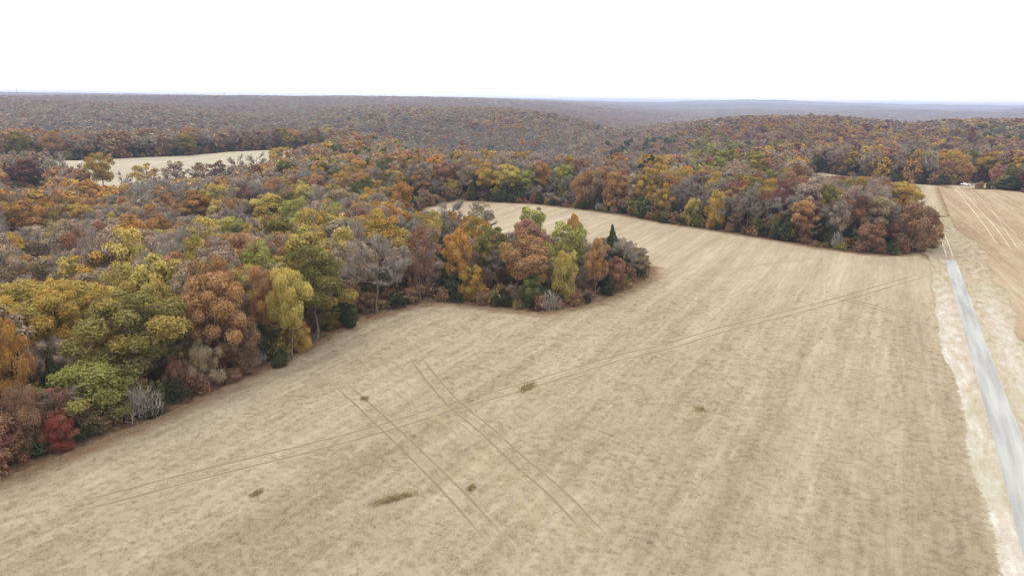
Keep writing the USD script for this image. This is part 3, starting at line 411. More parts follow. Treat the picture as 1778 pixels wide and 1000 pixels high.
# ------------------------------------------------------------------ trees one can point to: (short name, where it stands, form, colour, x, top, base or None, width in photograph pixels)
L_ = [
 ('big yellow green oak', 'at the front edge of the left woods', 'edge', 'lime', 172, 622, 757, 168),
 ('small red tree', 'with fiery leaves beside the big yellow green oak', 'edge', 'red', 110, 713, 790, 64),
 ('brown half bare oak', 'left of the small red tree', 'edge', 'brown', 52, 655, 800, 66),
 ('red bush like tree', 'cut by the left border at the hay field corner', 'edge', 'red', -2, 770, 828, 34),
 ('dark cedar at the left border', 'behind the brown half bare oak', 'cedar', 'cedar', 6, 655, 775, 58),
 ('dull green cedar', 'rising behind the brown half bare oak', 'cedar', 'cedar', 50, 610, 765, 46),
 ('shadowed cedar', 'wedged behind the top of the big yellow green oak', 'cedar', 'cedar', 102, 600, 735, 50),
 ('huge golden olive oak', 'towering behind the big yellow green oak', 'tall', 'olive', 243, 498, 712, 176),
 ('bright golden oak', 'at upper left of the huge golden olive oak', 'tall', 'gold', 92, 512, None, 128),
 ('orange oak at the left border', 'left of the bright golden oak', 'tall', 'orange', 4, 552, None, 66),
 ('copper brown oak', 'with dense round clumps in the middle of the front edge', 'tall', 'orange_brown', 388, 466, 665, 112),
 ('dusty brown oak', 'in front of the copper brown oak', 'edge', 'brown', 415, 548, 660, 84),
 ('tan cone shaped tree', 'left of the dusty brown oak at the field edge', 'edge', 'tan', 357, 588, 682, 62),
 ('dark red sapling', 'between the huge golden olive oak and the tan cone shaped tree', 'edge', 'rust', 312, 612, 692, 42),
 ('yellow oak', 'right of the copper brown oak on the front edge', 'tall', 'yellow', 507, 462, 632, 68),
 ('amber tree', 'squeezed between the copper brown oak and the yellow oak', 'tall', 'orange_brown', 455, 462, None, 66),
 ('great olive gold oak', 'at the right end of the front edge of the left woods', 'tall', 'olive', 552, 428, 598, 124),
 ('lime topped tree', 'behind the gap left of the great olive gold oak', 'tall', 'lime', 440, 420, None, 66),
 ('small golden tree', 'low at the foot of the great olive gold oak', 'edge', 'gold', 522, 558, 616, 40),
 ('round dark cedar bush', 'at the foot of the dusty brown oak', 'cedar', 'cedar', 486, 605, 641, 32),
 ('tall dark cedar', 'standing right against the great olive gold oak', 'cedar', 'cedar', 608, 515, 572, 30),
 ('low brown leaved tree', 'at the field edge below the dusty brown oak', 'edge', 'brown', 404, 638, 668, 34),
 ('low dark cedar', 'under the right side of the huge golden olive oak', 'cedar', 'cedar', 266, 672, 728, 46),
 ('pale yellow tree', 'behind the huge golden olive oak', 'tall', 'yellow', 268, 486, None, 62),
 ('lone bright orange tree', 'among the grey bare trees of the left hollow', 'tall', 'orange', 276, 372, None, 46),
 ('small lime tree', 'in the left woods beside the grey hollow', 'tall', 'lime', 401, 375, None, 54),
 ('yellow domed tree', 'above the small lime tree', 'tall', 'yellow', 466, 340, None, 66),
 ('olive yellow tree', 'just below the yellow domed tree', 'tall', 'olive', 478, 368, None, 64),
 ('wide orange tree', 'in the middle of the left woods above the grey hollow', 'tall', 'orange', 335, 335, None, 72),
 ('orange tree', 'on the near side of the left clearing', 'tall', 'orange', 150, 312, None, 46),
 ('wide maroon tree', 'at the left border before the far clearing', 'tall', 'maroon', 42, 279, None, 82),
 ('small maroon tree', 'beside the bare trees at the right end of the far clearing', 'thin', 'maroon', 384, 278, None, 48),
 ('wide golden tree', 'in front of the far clearing beside the pond', 'tall', 'gold', 172, 268, None, 84),
 ('left one of two bare trees', 'rising before the right end of the far clearing', 'bare', 'bare', 412, 267, None, 34),
 ('right one of two bare trees', 'rising before the right end of the far clearing', 'bare', 'bare', 445, 264, None, 36),
 ('tan gold tree by the pond', 'right of the pond before the far clearing', 'thin', 'tan', 300, 281, None, 50),
 ('ochre tree by the pond', 'in front of the pond', 'thin', 'gold', 248, 284, None, 44),
 ('rusty thin tree', 'between the pond and the small maroon tree', 'thin', 'rust', 345, 283, None, 44),
 ('slim orange gold tree', 'at the right end of the far clearing', 'tall', 'gold', 483, 255, None, 34),
 ('olive green oak', 'in the treeline behind the left end of the far clearing', 'edge', 'olive', 37, 228, 276, 64),
 ('wide orange brown oak', 'right of the olive green oak behind the far clearing', 'edge', 'orange_brown', 94, 229, 276, 62),
 ('gold olive tree', 'in the middle of the treeline behind the far clearing', 'tall', 'olive', 324, 231, 272, 50),
 ('rust orange clump of crown', 'at the left border in the middle of the left woods', 'tall', 'orange', 40, 350, None, 92),
 ('gold brown tree', 'right of the rust orange clump', 'tall', 'gold', 138, 353, None, 50),
 ('tan gold tree', 'low in the left woods below the rust orange clump', 'thin', 'tan', 60, 392, None, 92),
 ('straw yellow tree', 'behind the bright golden oak', 'thin', 'yellow', 112, 446, None, 70),
 ('clear yellow tree', 'in the left woods right of the straw yellow tree', 'tall', 'yellow', 205, 456, None, 62),
 ('soft yellow tree', 'below the small lime tree', 'tall', 'yellow', 332, 408, None, 54),
 ('broad yellow crown', 'behind the great olive gold oak', 'tall', 'yellow', 535, 396, None, 84),
 ('dark red low tree', 'below the right end of the far clearing', 'thin', 'maroon', 425, 325, None, 34),
 ('orange peninsula oak', 'on the left of the wooded point', 'tall', 'orange', 795, 396, None, 50),
 ('gold peninsula oak', 'behind the orange peninsula oak', 'tall', 'gold', 822, 378, None, 52),
 ('dull olive tree', 'in the middle of the wooded point', 'tall', 'olive', 852, 393, None, 66),
 ('big amber oak', 'in the centre front of the wooded point', 'tall', 'orange_brown', 910, 405, 530, 88),
 ('lime crowned tree', 'at the top of the wooded point', 'tall', 'lime', 926, 360, None, 60),
 ('apricot tree', 'just below the lime crowned tree', 'tall', 'salmon', 918, 382, None, 58),
 ('green yellow oak', 'on the right shoulder of the wooded point', 'tall', 'lime', 988, 388, None, 78),
 ('olive column tree', 'in front of the green yellow oak', 'edge', 'yellow', 977, 432, 528, 48),
 ('small tiered golden tree', 'low at the front of the wooded point', 'edge', 'gold', 818, 461, 526, 48),
 ('big grey bare tree', 'between the great olive gold oak and the wooded point', 'bare', 'bare', 655, 408, 552, 112),
 ('russet tree', 'left of the dark cedars of the wooded point', 'thin', 'rust', 730, 395, 530, 52),
 ('low golden crown', 'behind the big grey bare tree', 'tall', 'gold', 676, 382, None, 80),
 ('little yellow tree', 'behind the left end of the wooded point', 'tall', 'yellow', 749, 364, None, 38),
 ('bright green cedar', 'upright between the russet tree and orange peninsula oak', 'cedar', 'cedar', 766, 402, 470, 24),
 ('dark double cedar', 'under the orange peninsula oak', 'cedar', 'cedar', 786, 440, 520, 50),
 ('orange russet tree', 'towards the right tip of the wooded point', 'tall', 'orange_brown', 1034, 415, 520, 42),
 ('pinkish russet tree', 'near the tip of the wooded point', 'edge', 'rust', 1068, 445, 508, 42),
 ('tall pointed cedar', 'sticking up at the tip of the wooded point', 'cedar', 'cedar', 1064, 392, 490, 48),
 ('thin tan tree', 'outermost at the tip of the wooded point', 'thin', 'tan', 1108, 430, 488, 44),
 ('round cedar bush', 'on the grass in front of the wooded point tip', 'cedar', 'cedar', 1054, 478, 514, 28),
 ('tiny cedar bush', 'alone left of the round cedar bush', 'cedar', 'cedar', 1021, 514, 525, 13),
 ('grey bare tree', 'leaning by the tall pointed cedar', 'bare', 'bare', 1082, 405, 498, 50),
 ('small apricot tree', 'behind the right shoulder of the wooded point', 'tall', 'orange', 998, 372, None, 28),
 ('bleached tan tree', 'at the back of the wooded point near the hidden bay', 'thin', 'tan', 836, 350, None, 52),
 ('pale grey bare tree', 'left of the bleached tan tree', 'bare', 'bare', 780, 350, None, 60),
 ('lime green oak', 'in the far treeline above the wooded point', 'tall', 'lime', 903, 295, 347, 56),
 ('butter yellow tree', 'left behind the lime green oak', 'tall', 'yellow', 882, 286, None, 46),
 ('small lime tree on the skyline', 'right of the lime green oak', 'tall', 'lime', 981, 285, None, 36),
 ('small orange tree on the skyline', 'between two lime trees of the far treeline', 'tall', 'orange', 941, 283, None, 32),
 ('low yellow tree', 'at the left end of the far treeline', 'edge', 'yellow', 785, 310, 345, 28),
 ('salmon tree', 'above the left end of the far treeline', 'tall', 'salmon', 774, 281, None, 38),
 ('wide orange tan tree', 'left of the low yellow tree', 'tall', 'orange', 696, 318, None, 48),
 ('slender dark cedar', 'in the far treeline right of the low yellow tree', 'cedar', 'cedar', 821, 310, 349, 16),
 ('golden leaning tree', 'in the middle of the far treeline', 'tall', 'gold', 1151, 318, 386, 32),
 ('small cedar bush', 'at the foot of the far treeline', 'cedar', 'cedar', 1112, 367, 380, 14),
 ('wider cedar bush', 'right of the small cedar bush at the far treeline foot', 'cedar', 'cedar', 1152, 376, 388, 20),
 ('golden column tree', 'at the front of the right hand wood', 'edge', 'gold', 1241, 330, 400, 38),
 ('yellow orange tree', 'left of the golden column tree', 'edge', 'yellow', 1200, 342, 393, 30),
 ('orange brown oak', 'in the middle front of the right hand wood', 'tall', 'orange_brown', 1389, 345, 422, 48),
 ('olive gold oak', 'on top of the right hand wood', 'tall', 'olive', 1440, 320, None, 46),
 ('maroon tree', 'in the top of the right hand wood', 'tall', 'maroon', 1365, 320, None, 32),
 ('golden olive oak', 'at the back corner of the right hand wood', 'tall', 'gold', 1575, 315, None, 58),
 ('bronze oak', 'forming the right end of the right hand wood', 'edge', 'brown', 1584, 350, 441, 72),
 ('dark russet oak', 'outermost beside the pale wheel tracks', 'edge', 'rust', 1612, 372, 432, 42),
 ('wide russet oak', 'low at the front of the right hand wood', 'edge', 'rust', 1508, 385, 440, 58),
 ('second lime tree', 'on the ridge behind the right hand wood', 'tall', 'lime', 1341, 294, None, 30),
 ('bright lime tree', 'on the ridge left of the second lime tree', 'tall', 'lime', 1251, 271, None, 32),
 ('grand golden oak', 'with a visible dark trunk in the far right treeline', 'tall', 'gold', 1712, 264, 318, 52),
 ('golden oak', 'behind the two russet balls of the far right treeline', 'tall', 'gold', 1660, 262, None, 46),
 ('right russet ball tree', 'beside the parked white car', 'edge', 'orange_brown', 1670, 277, 321, 30),
 ('left russet ball tree', 'behind the small cedar of the far right treeline', 'edge', 'salmon', 1640, 277, 319, 28),
 ('russet egg shaped tree', 'left of the large right hand cedar', 'edge', 'salmon', 1728, 283, 323, 26),
 ('olive egg shaped tree', 'behind the large right hand cedar', 'edge', 'olive', 1750, 281, 324, 24),
 ('crimson tree', 'at the right border of the far right treeline', 'edge', 'maroon', 1775, 298, 331, 30),
 ('large dark cedar', 'at the edge of the stubble field on the far right', 'cedar', 'cedar', 1748, 304, 331, 42),
 ('small dark cedar', 'at the far end of the stubble field', 'cedar', 'cedar', 1637, 300, 321, 20),
 ('slim dark cedar', 'where the grass strip begins behind the right hand wood', 'cedar', 'cedar', 1421, 272, 300, 14),
]
COLW = dict(gold='golden', yellow='yellow', orange='orange', orange_brown='copper', brown='brown', tan='tan', rust='russet', red='red', maroon='maroon', salmon='salmon pink', olive='olive', lime='lime green', green='dull green', cedar='dark green', bare='grey', pink='pinkish grey')
TREES = []   # dict(x, y, r, h, form, colour, px, py, w, short/where or None)
def zray(px, py, D):
    d = ray(px, py); return HC + d[2] / math.hypot(d[0], d[1]) * D
rng = np.random.default_rng(11)
for short, where, form, colour, px, top, base, w in L_:
    R0, H0, zb = FORM[form]
    if base is not None:
        p = at(px, base)
        for _ in range(4): p = at(px, base, float(T(p[0], p[1])))
        D = math.hypot(p[0], p[1]); wid = w * (np.array([p[0], p[1], 6 - HC]) @ cf) / F; D2 = D + wid * (.42 if form in ('edge', 'shrub', 'cedar') else .3)
        x, y = p[0] * D2 / D, p[1] * D2 / D; h = max(1.2, zray(px, top, D2) - float(p[2]))
    else:
        h = (16.0 if 630 < px < 1015 and top > 345 else H0) * rng.uniform(.92, 1.08); d = ray(px, top); u = d[:2] / np.hypot(*d[:2]); Ds = np.arange(90, 1500, 2.0); zz = HC + d[2] / math.hypot(d[0], d[1]) * Ds; tt = T(u[0] * Ds, u[1] * Ds) + h * .95
        hit = np.argmax(zz < tt); hit = hit if zz[hit] < tt[hit] else -1; D2 = Ds[hit]
        sg = -2 if px < 600 and D2 > 250 else 2
        while 90 < D2 < 900 and shapely.distance(P_OPEN, shapely.Point(*(u * (D2 + 3)))) < 3: D2 += sg
        x, y = u * D2; h = float(np.clip(zray(px, top, D2) - T(x, y), 7, 22)); wid = w * (np.array([x, y, 12 - HC]) @ cf) / F; x, y = u * (D2 + .25 * wid)
    TREES.append(dict(x=x, y=y, r=min(wid / 2, 7.2), h=h, form=form, colour=colour, px=px, py=top, w=w, short=short, where=where))

# colour of the woods over the photograph, where single trees are not listed: (x, y, colours from common to rare)
AREAS = [(300, 610, 'olive gold brown orange_brown'), (150, 560, 'gold gold olive orange'), (450, 560, 'orange_brown gold olive brown'), (560, 470, 'olive yellow gold bare'), (60, 480, 'gold orange tan yellow bare pink'), (150, 480, 'tan yellow gold bare pink'), (60, 420, 'tan pink gold yellow bare'), (200, 420, 'bare pink tan rust'), (330, 450, 'tan pink yellow orange_brown bare'), (420, 420, 'orange_brown tan bare yellow'), (300, 350, 'bare bare bare pink orange_brown'), (420, 340, 'bare tan orange_brown pink yellow'), (120, 330, 'orange orange_brown bare gold'), (60, 310, 'rust tan bare orange_brown'), (250, 310, 'bare bare bare tan'),
 (400, 300, 'bare pink rust tan'), (540, 320, 'orange_brown yellow bare rust'), (600, 300, 'yellow gold orange_brown green'), (620, 360, 'olive gold bare tan'), (560, 360, 'yellow lime tan bare'), (680, 300, 'orange_brown tan green bare'), (740, 330, 'orange gold bare tan'), (640, 270, 'orange_brown gold green rust bare'), (520, 270, 'orange_brown rust gold bare'), (700, 400, 'bare pink rust'), (850, 460, 'brown bare rust tan'), (950, 460, 'orange_brown tan bare'), (1080, 460, 'rust tan bare'),
 (850, 310, 'orange_brown tan gold bare'), (1000, 320, 'bare orange_brown rust pink'), (1100, 330, 'orange_brown rust bare pink'), (1200, 350, 'bare rust orange_brown brown'), (1300, 370, 'rust brown bare orange_brown'), (1450, 380, 'rust brown maroon bare'), (1550, 380, 'brown rust olive bare'), (1300, 310, 'bare bare rust pink olive'), (1400, 320, 'pink bare rust brown'), (1500, 340, 'rust bare pink olive'), (1250, 270, 'bare rust lime pink olive'), (1150, 300, 'gold rust bare'),
 (1500, 290, 'bare tan brown rust gold'), (1600, 295, 'rust bare orange_brown tan'), (1720, 280, 'rust gold bare brown'), (200, 245, 'rust brown bare tan'), (400, 245, 'brown rust bare pink'), (520, 240, 'orange_brown rust olive bare'), (100, 250, 'orange_brown rust bare'),
 (200, 210, 'bare bare rust pink brown'), (500, 210, 'bare bare rust brown olive'), (800, 230, 'bare bare bare bare bare pink rust'), (680, 250, 'bare bare bare bare tan rust'), (1000, 240, 'bare bare bare bare pink tan'), (950, 270, 'bare bare bare bare pink'), (1100, 260, 'bare bare bare bare rust cedar'), (1100, 210, 'bare rust salmon pink orange_brown'), (1300, 220, 'rust rust salmon bare maroon orange_brown'), (1500, 220, 'rust salmon maroon bare gold orange_brown'), (1700, 230, 'rust orange_brown maroon gold bare green'), (300, 185, 'bare rust brown pink'), (900, 190, 'bare rust brown orange_brown'), (1500, 200, 'rust brown orange_brown bare')]
AXY = np.array([a[:2] for a in AREAS], float); ACOL = [a[2].split() for a in AREAS]
def area_colour(px, py, rnd, r2):
    dx, dy = (AXY[None, :, 0] - px[:, None]) / 90, (AXY[None, :, 1] - py[:, None]) / 32; w = 1 / (.15 + dx * dx + dy * dy) ** 1.6; w /= w.sum(1, keepdims=True)
    k = (np.cumsum(w, 1) < rnd[:, None]).sum(1).clip(0, len(AREAS) - 1); return [ACOL[a][min(len(ACOL[a]) - 1, int(r * len(ACOL[a])))] for a, r in zip(k, r2)]
def scatter(d0, d1, spacing, seed, half=math.radians(44)):
    """jittered grid of tree places in the wedge ahead"""
    r_ = np.random.default_rng(seed); xs = np.arange(-d1, d1, spacing); ys = np.arange(0, d1, spacing); X, Y = np.meshgrid(xs, ys); X = X + (np.arange(len(ys)) % 2)[:, None] * spacing / 2; X, Y = X.ravel(), Y.ravel()
    X = X + r_.uniform(-.36, .36, X.size) * spacing; Y = Y + r_.uniform(-.36, .36, Y.size) * spacing; d = np.hypot(X, Y); k = (d >= d0) & (d < d1) & (np.abs(np.arctan2(X, Y)) < half); X, Y = X[k], Y[k]
    if d0 < 950:
        k = sdist(P_OPEN, X, Y) < -2.6; X, Y = X[k], Y[k]
    k = ~shapely.contains_xy(shapely.union_all(P_CLEAR), X, Y); return X[k], Y[k], r_
X, Y, r_ = scatter(60, 800, 6.1, 5); Z = T(X, Y)
PX, PY = proj(np.stack([X, Y, Z + 14], -1)); cols = area_colour(PX, PY, r_.random(len(X)), r_.random(len(X))); rnd = r_.random((len(X), 6))
DE = -sdist(P_OPEN, X, Y)
LM = np.array([[l[4], l[5], l[7], (l[6] - l[5]) if l[6] else .8 * l[7]] for l in L_], float); LMH = LM[:, 3]; LMD = np.array([math.hypot(t['x'], t['y']) for t in TREES])
mk = np.array([[t['x'], t['y'], t['r']] for t in TREES])
pond_keep = shapely.Point(*pc).buffer(17)
lowzone = LineString([at(120, 330)[:2] * 1.0, at(215, 305)[:2], at(330, 303)[:2], at(480, 285)[:2], at(570, 272)[:2]])
for i in range(len(X)):
    col = cols[i]
    if col in ('rust', 'maroon') and rnd[i, 4] < .4: col = ['tan', 'pink', 'brown', 'bare'][int(rnd[i, 5] * 4)]
    form = 'bare' if col == 'bare' else ('thin' if rnd[i, 0] < (.75 if col in ('pink', 'tan', 'rust') else .25) else 'tall')
    R0, H0, _ = FORM[form]; r = R0 * (.78 + .5 * rnd[i, 1]); h = H0 * (.82 + .3 * rnd[i, 2])
    dm = np.hypot(mk[:, 0] - X[i], mk[:, 1] - Y[i])
    if (dm < .55 * mk[:, 2] + .55 * r).any() or (dm < 2.6).any(): continue
    di = math.hypot(X[i], Y[i]); front = LMD > di + 2
    if front.any():       # nothing hides a tree that stands out in the photograph
        wt = 2 * r * F / di; pt = proj(np.array([X[i], Y[i], Z[i] + h]))[1]; lim_ = LM[front & (np.abs(LM[:, 0] - PX[i]) < .42 * LM[:, 2] + .3 * wt) & (pt < LM[:, 1] + .72 * LMH)]
        if len(lim_):
            hn = zray(PX[i], float((lim_[:, 1] + .72 * lim_[:, 3]).max()), di) - Z[i]
            if hn < 4.5: continue
            r *= max(.55, hn / h); h = hn
    q = shapely.Point(X[i], Y[i])
    if pond_keep.contains(q): continue
    if lowzone.distance(q) < 28: h *= .8; r *= .9
    D_ = math.hypot(X[i], Y[i]); ycap = 404 if 775 < PX[i] < 1010 and D_ < 205 else 378 if 835 < PX[i] < 1010 and D_ < 300 else 367 if 680 < PX[i] <= 835 and D_ < 300 else 412 if 1010 <= PX[i] < 1130 and D_ < 230 else 307 if 1390 < PX[i] < 1540 and 235 < D_ < 440 else 318 if 1540 <= PX[i] < 1640 and 215 < D_ < 400 else None
    if 190 < PX[i] < 345 and 290 < D_ < 400: ycap = 307
    if ycap and h > (hc := zray(PX[i], ycap, D_) - Z[i]): r *= max(.6, hc / h); h = max(4.0, hc)
    de = DE[i]
    if de < 7 and rnd[i, 3] < .6 and form == 'tall': form = 'edge'; h *= .85
    TREES.append(dict(x=X[i], y=Y[i], r=r, h=h, form=form, colour=col, px=PX[i], py=PY[i], w=0, short=None))
# undergrowth along the field edges
for pol, step, dmax in ((P_MAIN, 3.3, 330), (P_FAR, 7, 480), (P_LEFT, 9, 560)):
    b = pol.exterior
    for s_ in np.arange(0, b.length, step):
        q = b.interpolate(s_ + r_.uniform(-1, 1)); x, y = q.x, q.y; d = math.hypot(x, y); out = r_.uniform(.8, 3.2); rn = r_.random(4)
        if d > dmax or y < 30 or abs(math.atan2(x, y)) > .72: continue
        best = max(((x + out * math.cos(a), y + out * math.sin(a)) for a in np.arange(0, 6.28, .52)), key=lambda p: shapely.distance(P_OPEN, shapely.Point(*p)))
        if shapely.distance(P_OPEN, shapely.Point(*best)) < .6 or (np.hypot(mk[:, 0] - best[0], mk[:, 1] - best[1]) < .7 * mk[:, 2]).any(): continue
        px, py = proj(np.array([best[0], best[1], 1.0])); c = ['bare', 'brown', 'rust', 'brown', 'cedar', 'olive', 'cedar'][int(rn[0] * 7)]; sc = .7 + .8 * rn[1]
        TREES.append(dict(x=best[0], y=best[1], r=FORM['shrub'][0] * sc, h=FORM['shrub'][1] * sc * (.8 + .7 * rn[2]), form='shrub', colour=c, px=px, py=py, w=0, short=None))
ZT = T(np.array([t['x'] for t in TREES]), np.array([t['y'] for t in TREES])) - .05
for t, z_ in zip(TREES, ZT):
    t['z'] = float(z_); t['d'] = math.hypot(t['x'], t['y']); t['rot'] = float(r_.uniform(0, 360)); t['s'] = r_.random()
    if not t['short']: t['px'], t['py'] = proj(np.array([t['x'], t['y'], t['z'] + t['h'] * .8])); t['w'] = 2 * t['r'] * F / (np.array([t['x'], t['y'], -30]) @ cf)
# the largest of each kind in the picture are things of their own
LIM = dict(autumn_tree=285, leafless_tree=200, cedar_tree=60, shrub=120)
NAME = dict(edge='autumn_tree', tall='autumn_tree', thin='autumn_tree', bare='leafless_tree', cedar='cedar_tree', shrub='shrub')
single, rest = [], []
for nm, lim in LIM.items():
    ts = [t for t in TREES if NAME[t['form']] == nm]; inside = lambda t: -.3 * t['w'] < t['px'] < W + .3 * t['w'] and t['py'] < H + 20
    ts.sort(key=lambda t: (t['short'] is None, not inside(t), t['d'])); k_ = [t for t in ts if inside(t)]
    single += k_[:lim]; rest += k_[lim:] + [t for t in ts if not inside(t)]
# labels of the trees that carry no name of their own: colour, form, and where from the nearest named tree
marks = [t for t in TREES if t['short']]; MX = np.array([[t['px'], t['py'] + .35 * (t['w'])] for t in marks]); keys = {}
WORD = dict(edge='low branched', tall='round crowned', thin='half bare', bare='leafless', cedar='cedar', shrub='low')
todo = []
for t in single:
    if t['short']: t['label'] = f"{t['short']} {t['where']}"; continue
    t['dd'] = np.hypot((MX[:, 0] - t['px']), (MX[:, 1] - t['py']) * 1.6); todo.append(t)
for t in sorted(todo, key=lambda t: t['dd'].min()):
    for k in np.argsort(t['dd']):
        mt_ = marks[k]; dx, dy = t['px'] - MX[k, 0], (t['py'] - MX[k, 1])
        rel = ('right of' if dx > 0 else 'left of') if abs(dx) > 1.1 * abs(dy) else ('in front of' if t['d'] < mt_['d'] else 'behind')
        key = (COLW[t['colour']], WORD[t['form']], 'shrub' if t['form'] == 'shrub' else 'tree', rel, mt_['short'])
        if len(keys.get(key, [])) < 3: break
    t['rank'] = t['dd'][k]; keys.setdefault(key, []).append(t)
ORD = ['nearest', 'second nearest', 'third nearest', 'fourth nearest', 'fifth nearest', 'sixth nearest', 'seventh nearest', 'eighth nearest', 'ninth nearest', 'tenth nearest']
for (c, w_, n_, rel, sh), ts in keys.items():
    ts.sort(key=lambda t: t['rank'])
    for q, t in enumerate(ts): t['label'] = (f"{c} {w_} {n_} {rel} the {sh}" if len(ts) == 1 else f"{c} {w_} {n_} {rel} the {sh}, {ORD[min(q, 9)]}" )
GROUP = dict(autumn_tree='autumn trees of the woods', leafless_tree='leafless trees of the woods', cedar_tree='cedars along the woods', shrub='low shrubs along the field edges')
for t in single:
    nm = NAME[t['form']]; lv = 0 if t['d'] < 125 else 1; sd_ = int(t['s'] * (2 if lv == 0 else 3 if t['form'] in ('tall', 'bare') else 2))
    R0, H0, _ = FORM[t['form']]; sx = t['r'] / R0
    x = thing(nm, t['label'], {'autumn_tree': 'tree', 'leafless_tree': 'bare tree', 'cedar_tree': 'cedar', 'shrub': 'shrub'}[nm], (t['x'], t['y'], t['z']), t['rot'], GROUP[nm], (sx, sx, t['h'] / H0))
    x.GetPrim().GetReferences().AddInternalReference(kind(t['form'], t['colour'], sd_, lv)); x.GetPrim().SetInstanceable(True)

# ------------------------------------------------------------------ the rest of the woods: point instancers
def instancer(name, label, protos, pos, idx, scale, rot):
    pi = UsdGeom.PointInstancer.Define(stage, numbered('/World', name)); tag(pi, label, kind='stuff'); base = str(pi.GetPath()) + '/kinds'; UsdGeom.Scope.Define(stage, base); paths = []
    for nm, parts in protos:
        p = UsdGeom.Xform.Define(stage, f'{base}/{nm}'); paths.append(p.GetPath())
        for pn, vf, mt, cd in parts: put(pn, vf, mt, str(p.GetPath()), **({} if cd is None else dict(Cd=cd)))
    pi.CreatePrototypesRel().SetTargets(paths)
    pi.CreatePositionsAttr(Vt.Vec3fArray.FromNumpy(np.asarray(pos, np.float32))); pi.CreateScalesAttr(Vt.Vec3fArray.FromNumpy(np.asarray(scale, np.float32))); pi.CreateProtoIndicesAttr(Vt.IntArray.FromNumpy(np.asarray(idx, np.int32)))
    h = np.radians(np.asarray(rot)) / 2; pi.CreateOrientationsAttr(Vt.QuathArray([Gf.Quath(float(a), 0, 0, float(b)) for a, b in zip(np.cos(h), np.sin(h))]))
    return pi
def proto_parts(form, col, seed, lv):
    cp, tp = build_form(form, col, seed, lv); v, f, c = joinc(cp); o = [('crown', (v, f), TWIG if form == 'bare' else LEAF, c)]
    if tp: o.append(('trunk', join(tp), BARK, None))
    return o
keys, protos, idx, pos, sc, ro = {}, [], [], [], [], []
def pk(form, col, seed, lv):
    k = (form, col, seed, lv)
    if k not in keys: keys[k] = len(protos); protos.append((f'{form}_{col}_{"abcdef"[seed]}_{lv}', proto_parts(*k)))
    return keys[k]
for t in rest:
    R0, H0, _ = FORM[t['form']]; lv = 1 if t['d'] < 330 else 2
    idx.append(pk(t['form'], t['colour'], int(t['s'] * 2), lv)); pos.append((t['x'], t['y'], t['z'])); sc.append((t['r'] / R0,) * 2 + (t['h'] / H0,)); ro.append(t['rot'])
keysW = (keys, protos, idx, pos, sc, ro)
instancer('woods', 'autumn woods behind the trees that stand out singly', protos, pos, idx, sc, ro)
keys, protos, idx, pos, sc, ro = {}, [], [], [], [], []
X, Y, r_ = scatter(60, 620, 2.9, 15); P = shapely.points(X, Y); de = shapely.distance(P_OPEN, P); k = (de > 1.6) & (de < 26) & (shapely.distance(P_VERGE, P) > 2); X, Y, de = X[k], Y[k], de[k]; k = r_.random(len(X)) < np.interp(de, [0, 8, 26], [.8, .6, .35]); X, Y, de = X[k], Y[k], de[k]; Z = T(X, Y); q = r_.random((len(X), 5))
for i in range(len(X)):
    f = ['bare' if de[i] > 4 else 'shrub', 'edge', 'thin', 'shrub', 'edge', 'cedar'][int(q[i, 0] * 6)]; c = 'cedar' if f == 'cedar' else ['bare', 'pink', 'bare'][int(q[i, 1] * 3)] if f == 'bare' else ['rust', 'brown', 'brown', 'orange_brown', 'olive', 'green'][int(q[i, 1] * 6)]
    if f == 'edge' and c == 'bare': c = 'orange_brown'
    if f == 'thin' and c == 'bare': c = 'pink'
    hh = (1.5 + 6.5 * q[i, 2]) * (.5 if f == 'shrub' else 1); rr_ = 1.2 + hh * .16 + .7 * q[i, 3]; R0, H0, _ = FORM[f]
    idx.append(pk(f, c, int(q[i, 4] * 2), 1 if math.hypot(X[i], Y[i]) < 250 else 2)); pos.append((X[i], Y[i], Z[i] - .05)); sc.append((rr_ / R0, rr_ / R0, hh / H0)); ro.append(360 * q[i, 3])
instancer('undergrowth', 'tangled grey and russet undergrowth along the edges of the woods', protos, pos, idx, sc, ro)
keys, protos, idx = {}, [], []
X, Y, r_ = scatter(800, 2600, 8.2, 6); Z = T(X, Y); PX, PY = proj(np.stack([X, Y, Z + 14], -1)); cols = area_colour(PX, PY, r_.random(len(X)), r_.random(len(X))); q = r_.random((len(X), 4))
cols = [['tan', 'pink', 'bare', 'brown'][int(a[3] * 4)] if c in ('rust', 'salmon', 'maroon', 'orange_brown') and a[1] * 7.77 % 1 < .45 else c for c, a in zip(cols, q)]
for c, a in zip(cols, q): idx.append(pk('bare' if c == 'bare' else 'thin' if (a[0] < .35 or c == 'pink') else 'tall', c, int(a[1] * 2), 3))
hs = .8 + .35 * q[:, 2]; ws = 1.05 + .45 * q[:, 3]
instancer('far_woods', 'hazy russet woods covering the valley slopes and plateau', protos, np.stack([X, Y, Z - .2], -1), idx, np.stack([ws, ws, hs], -1), r_.uniform(0, 360, len(X)))
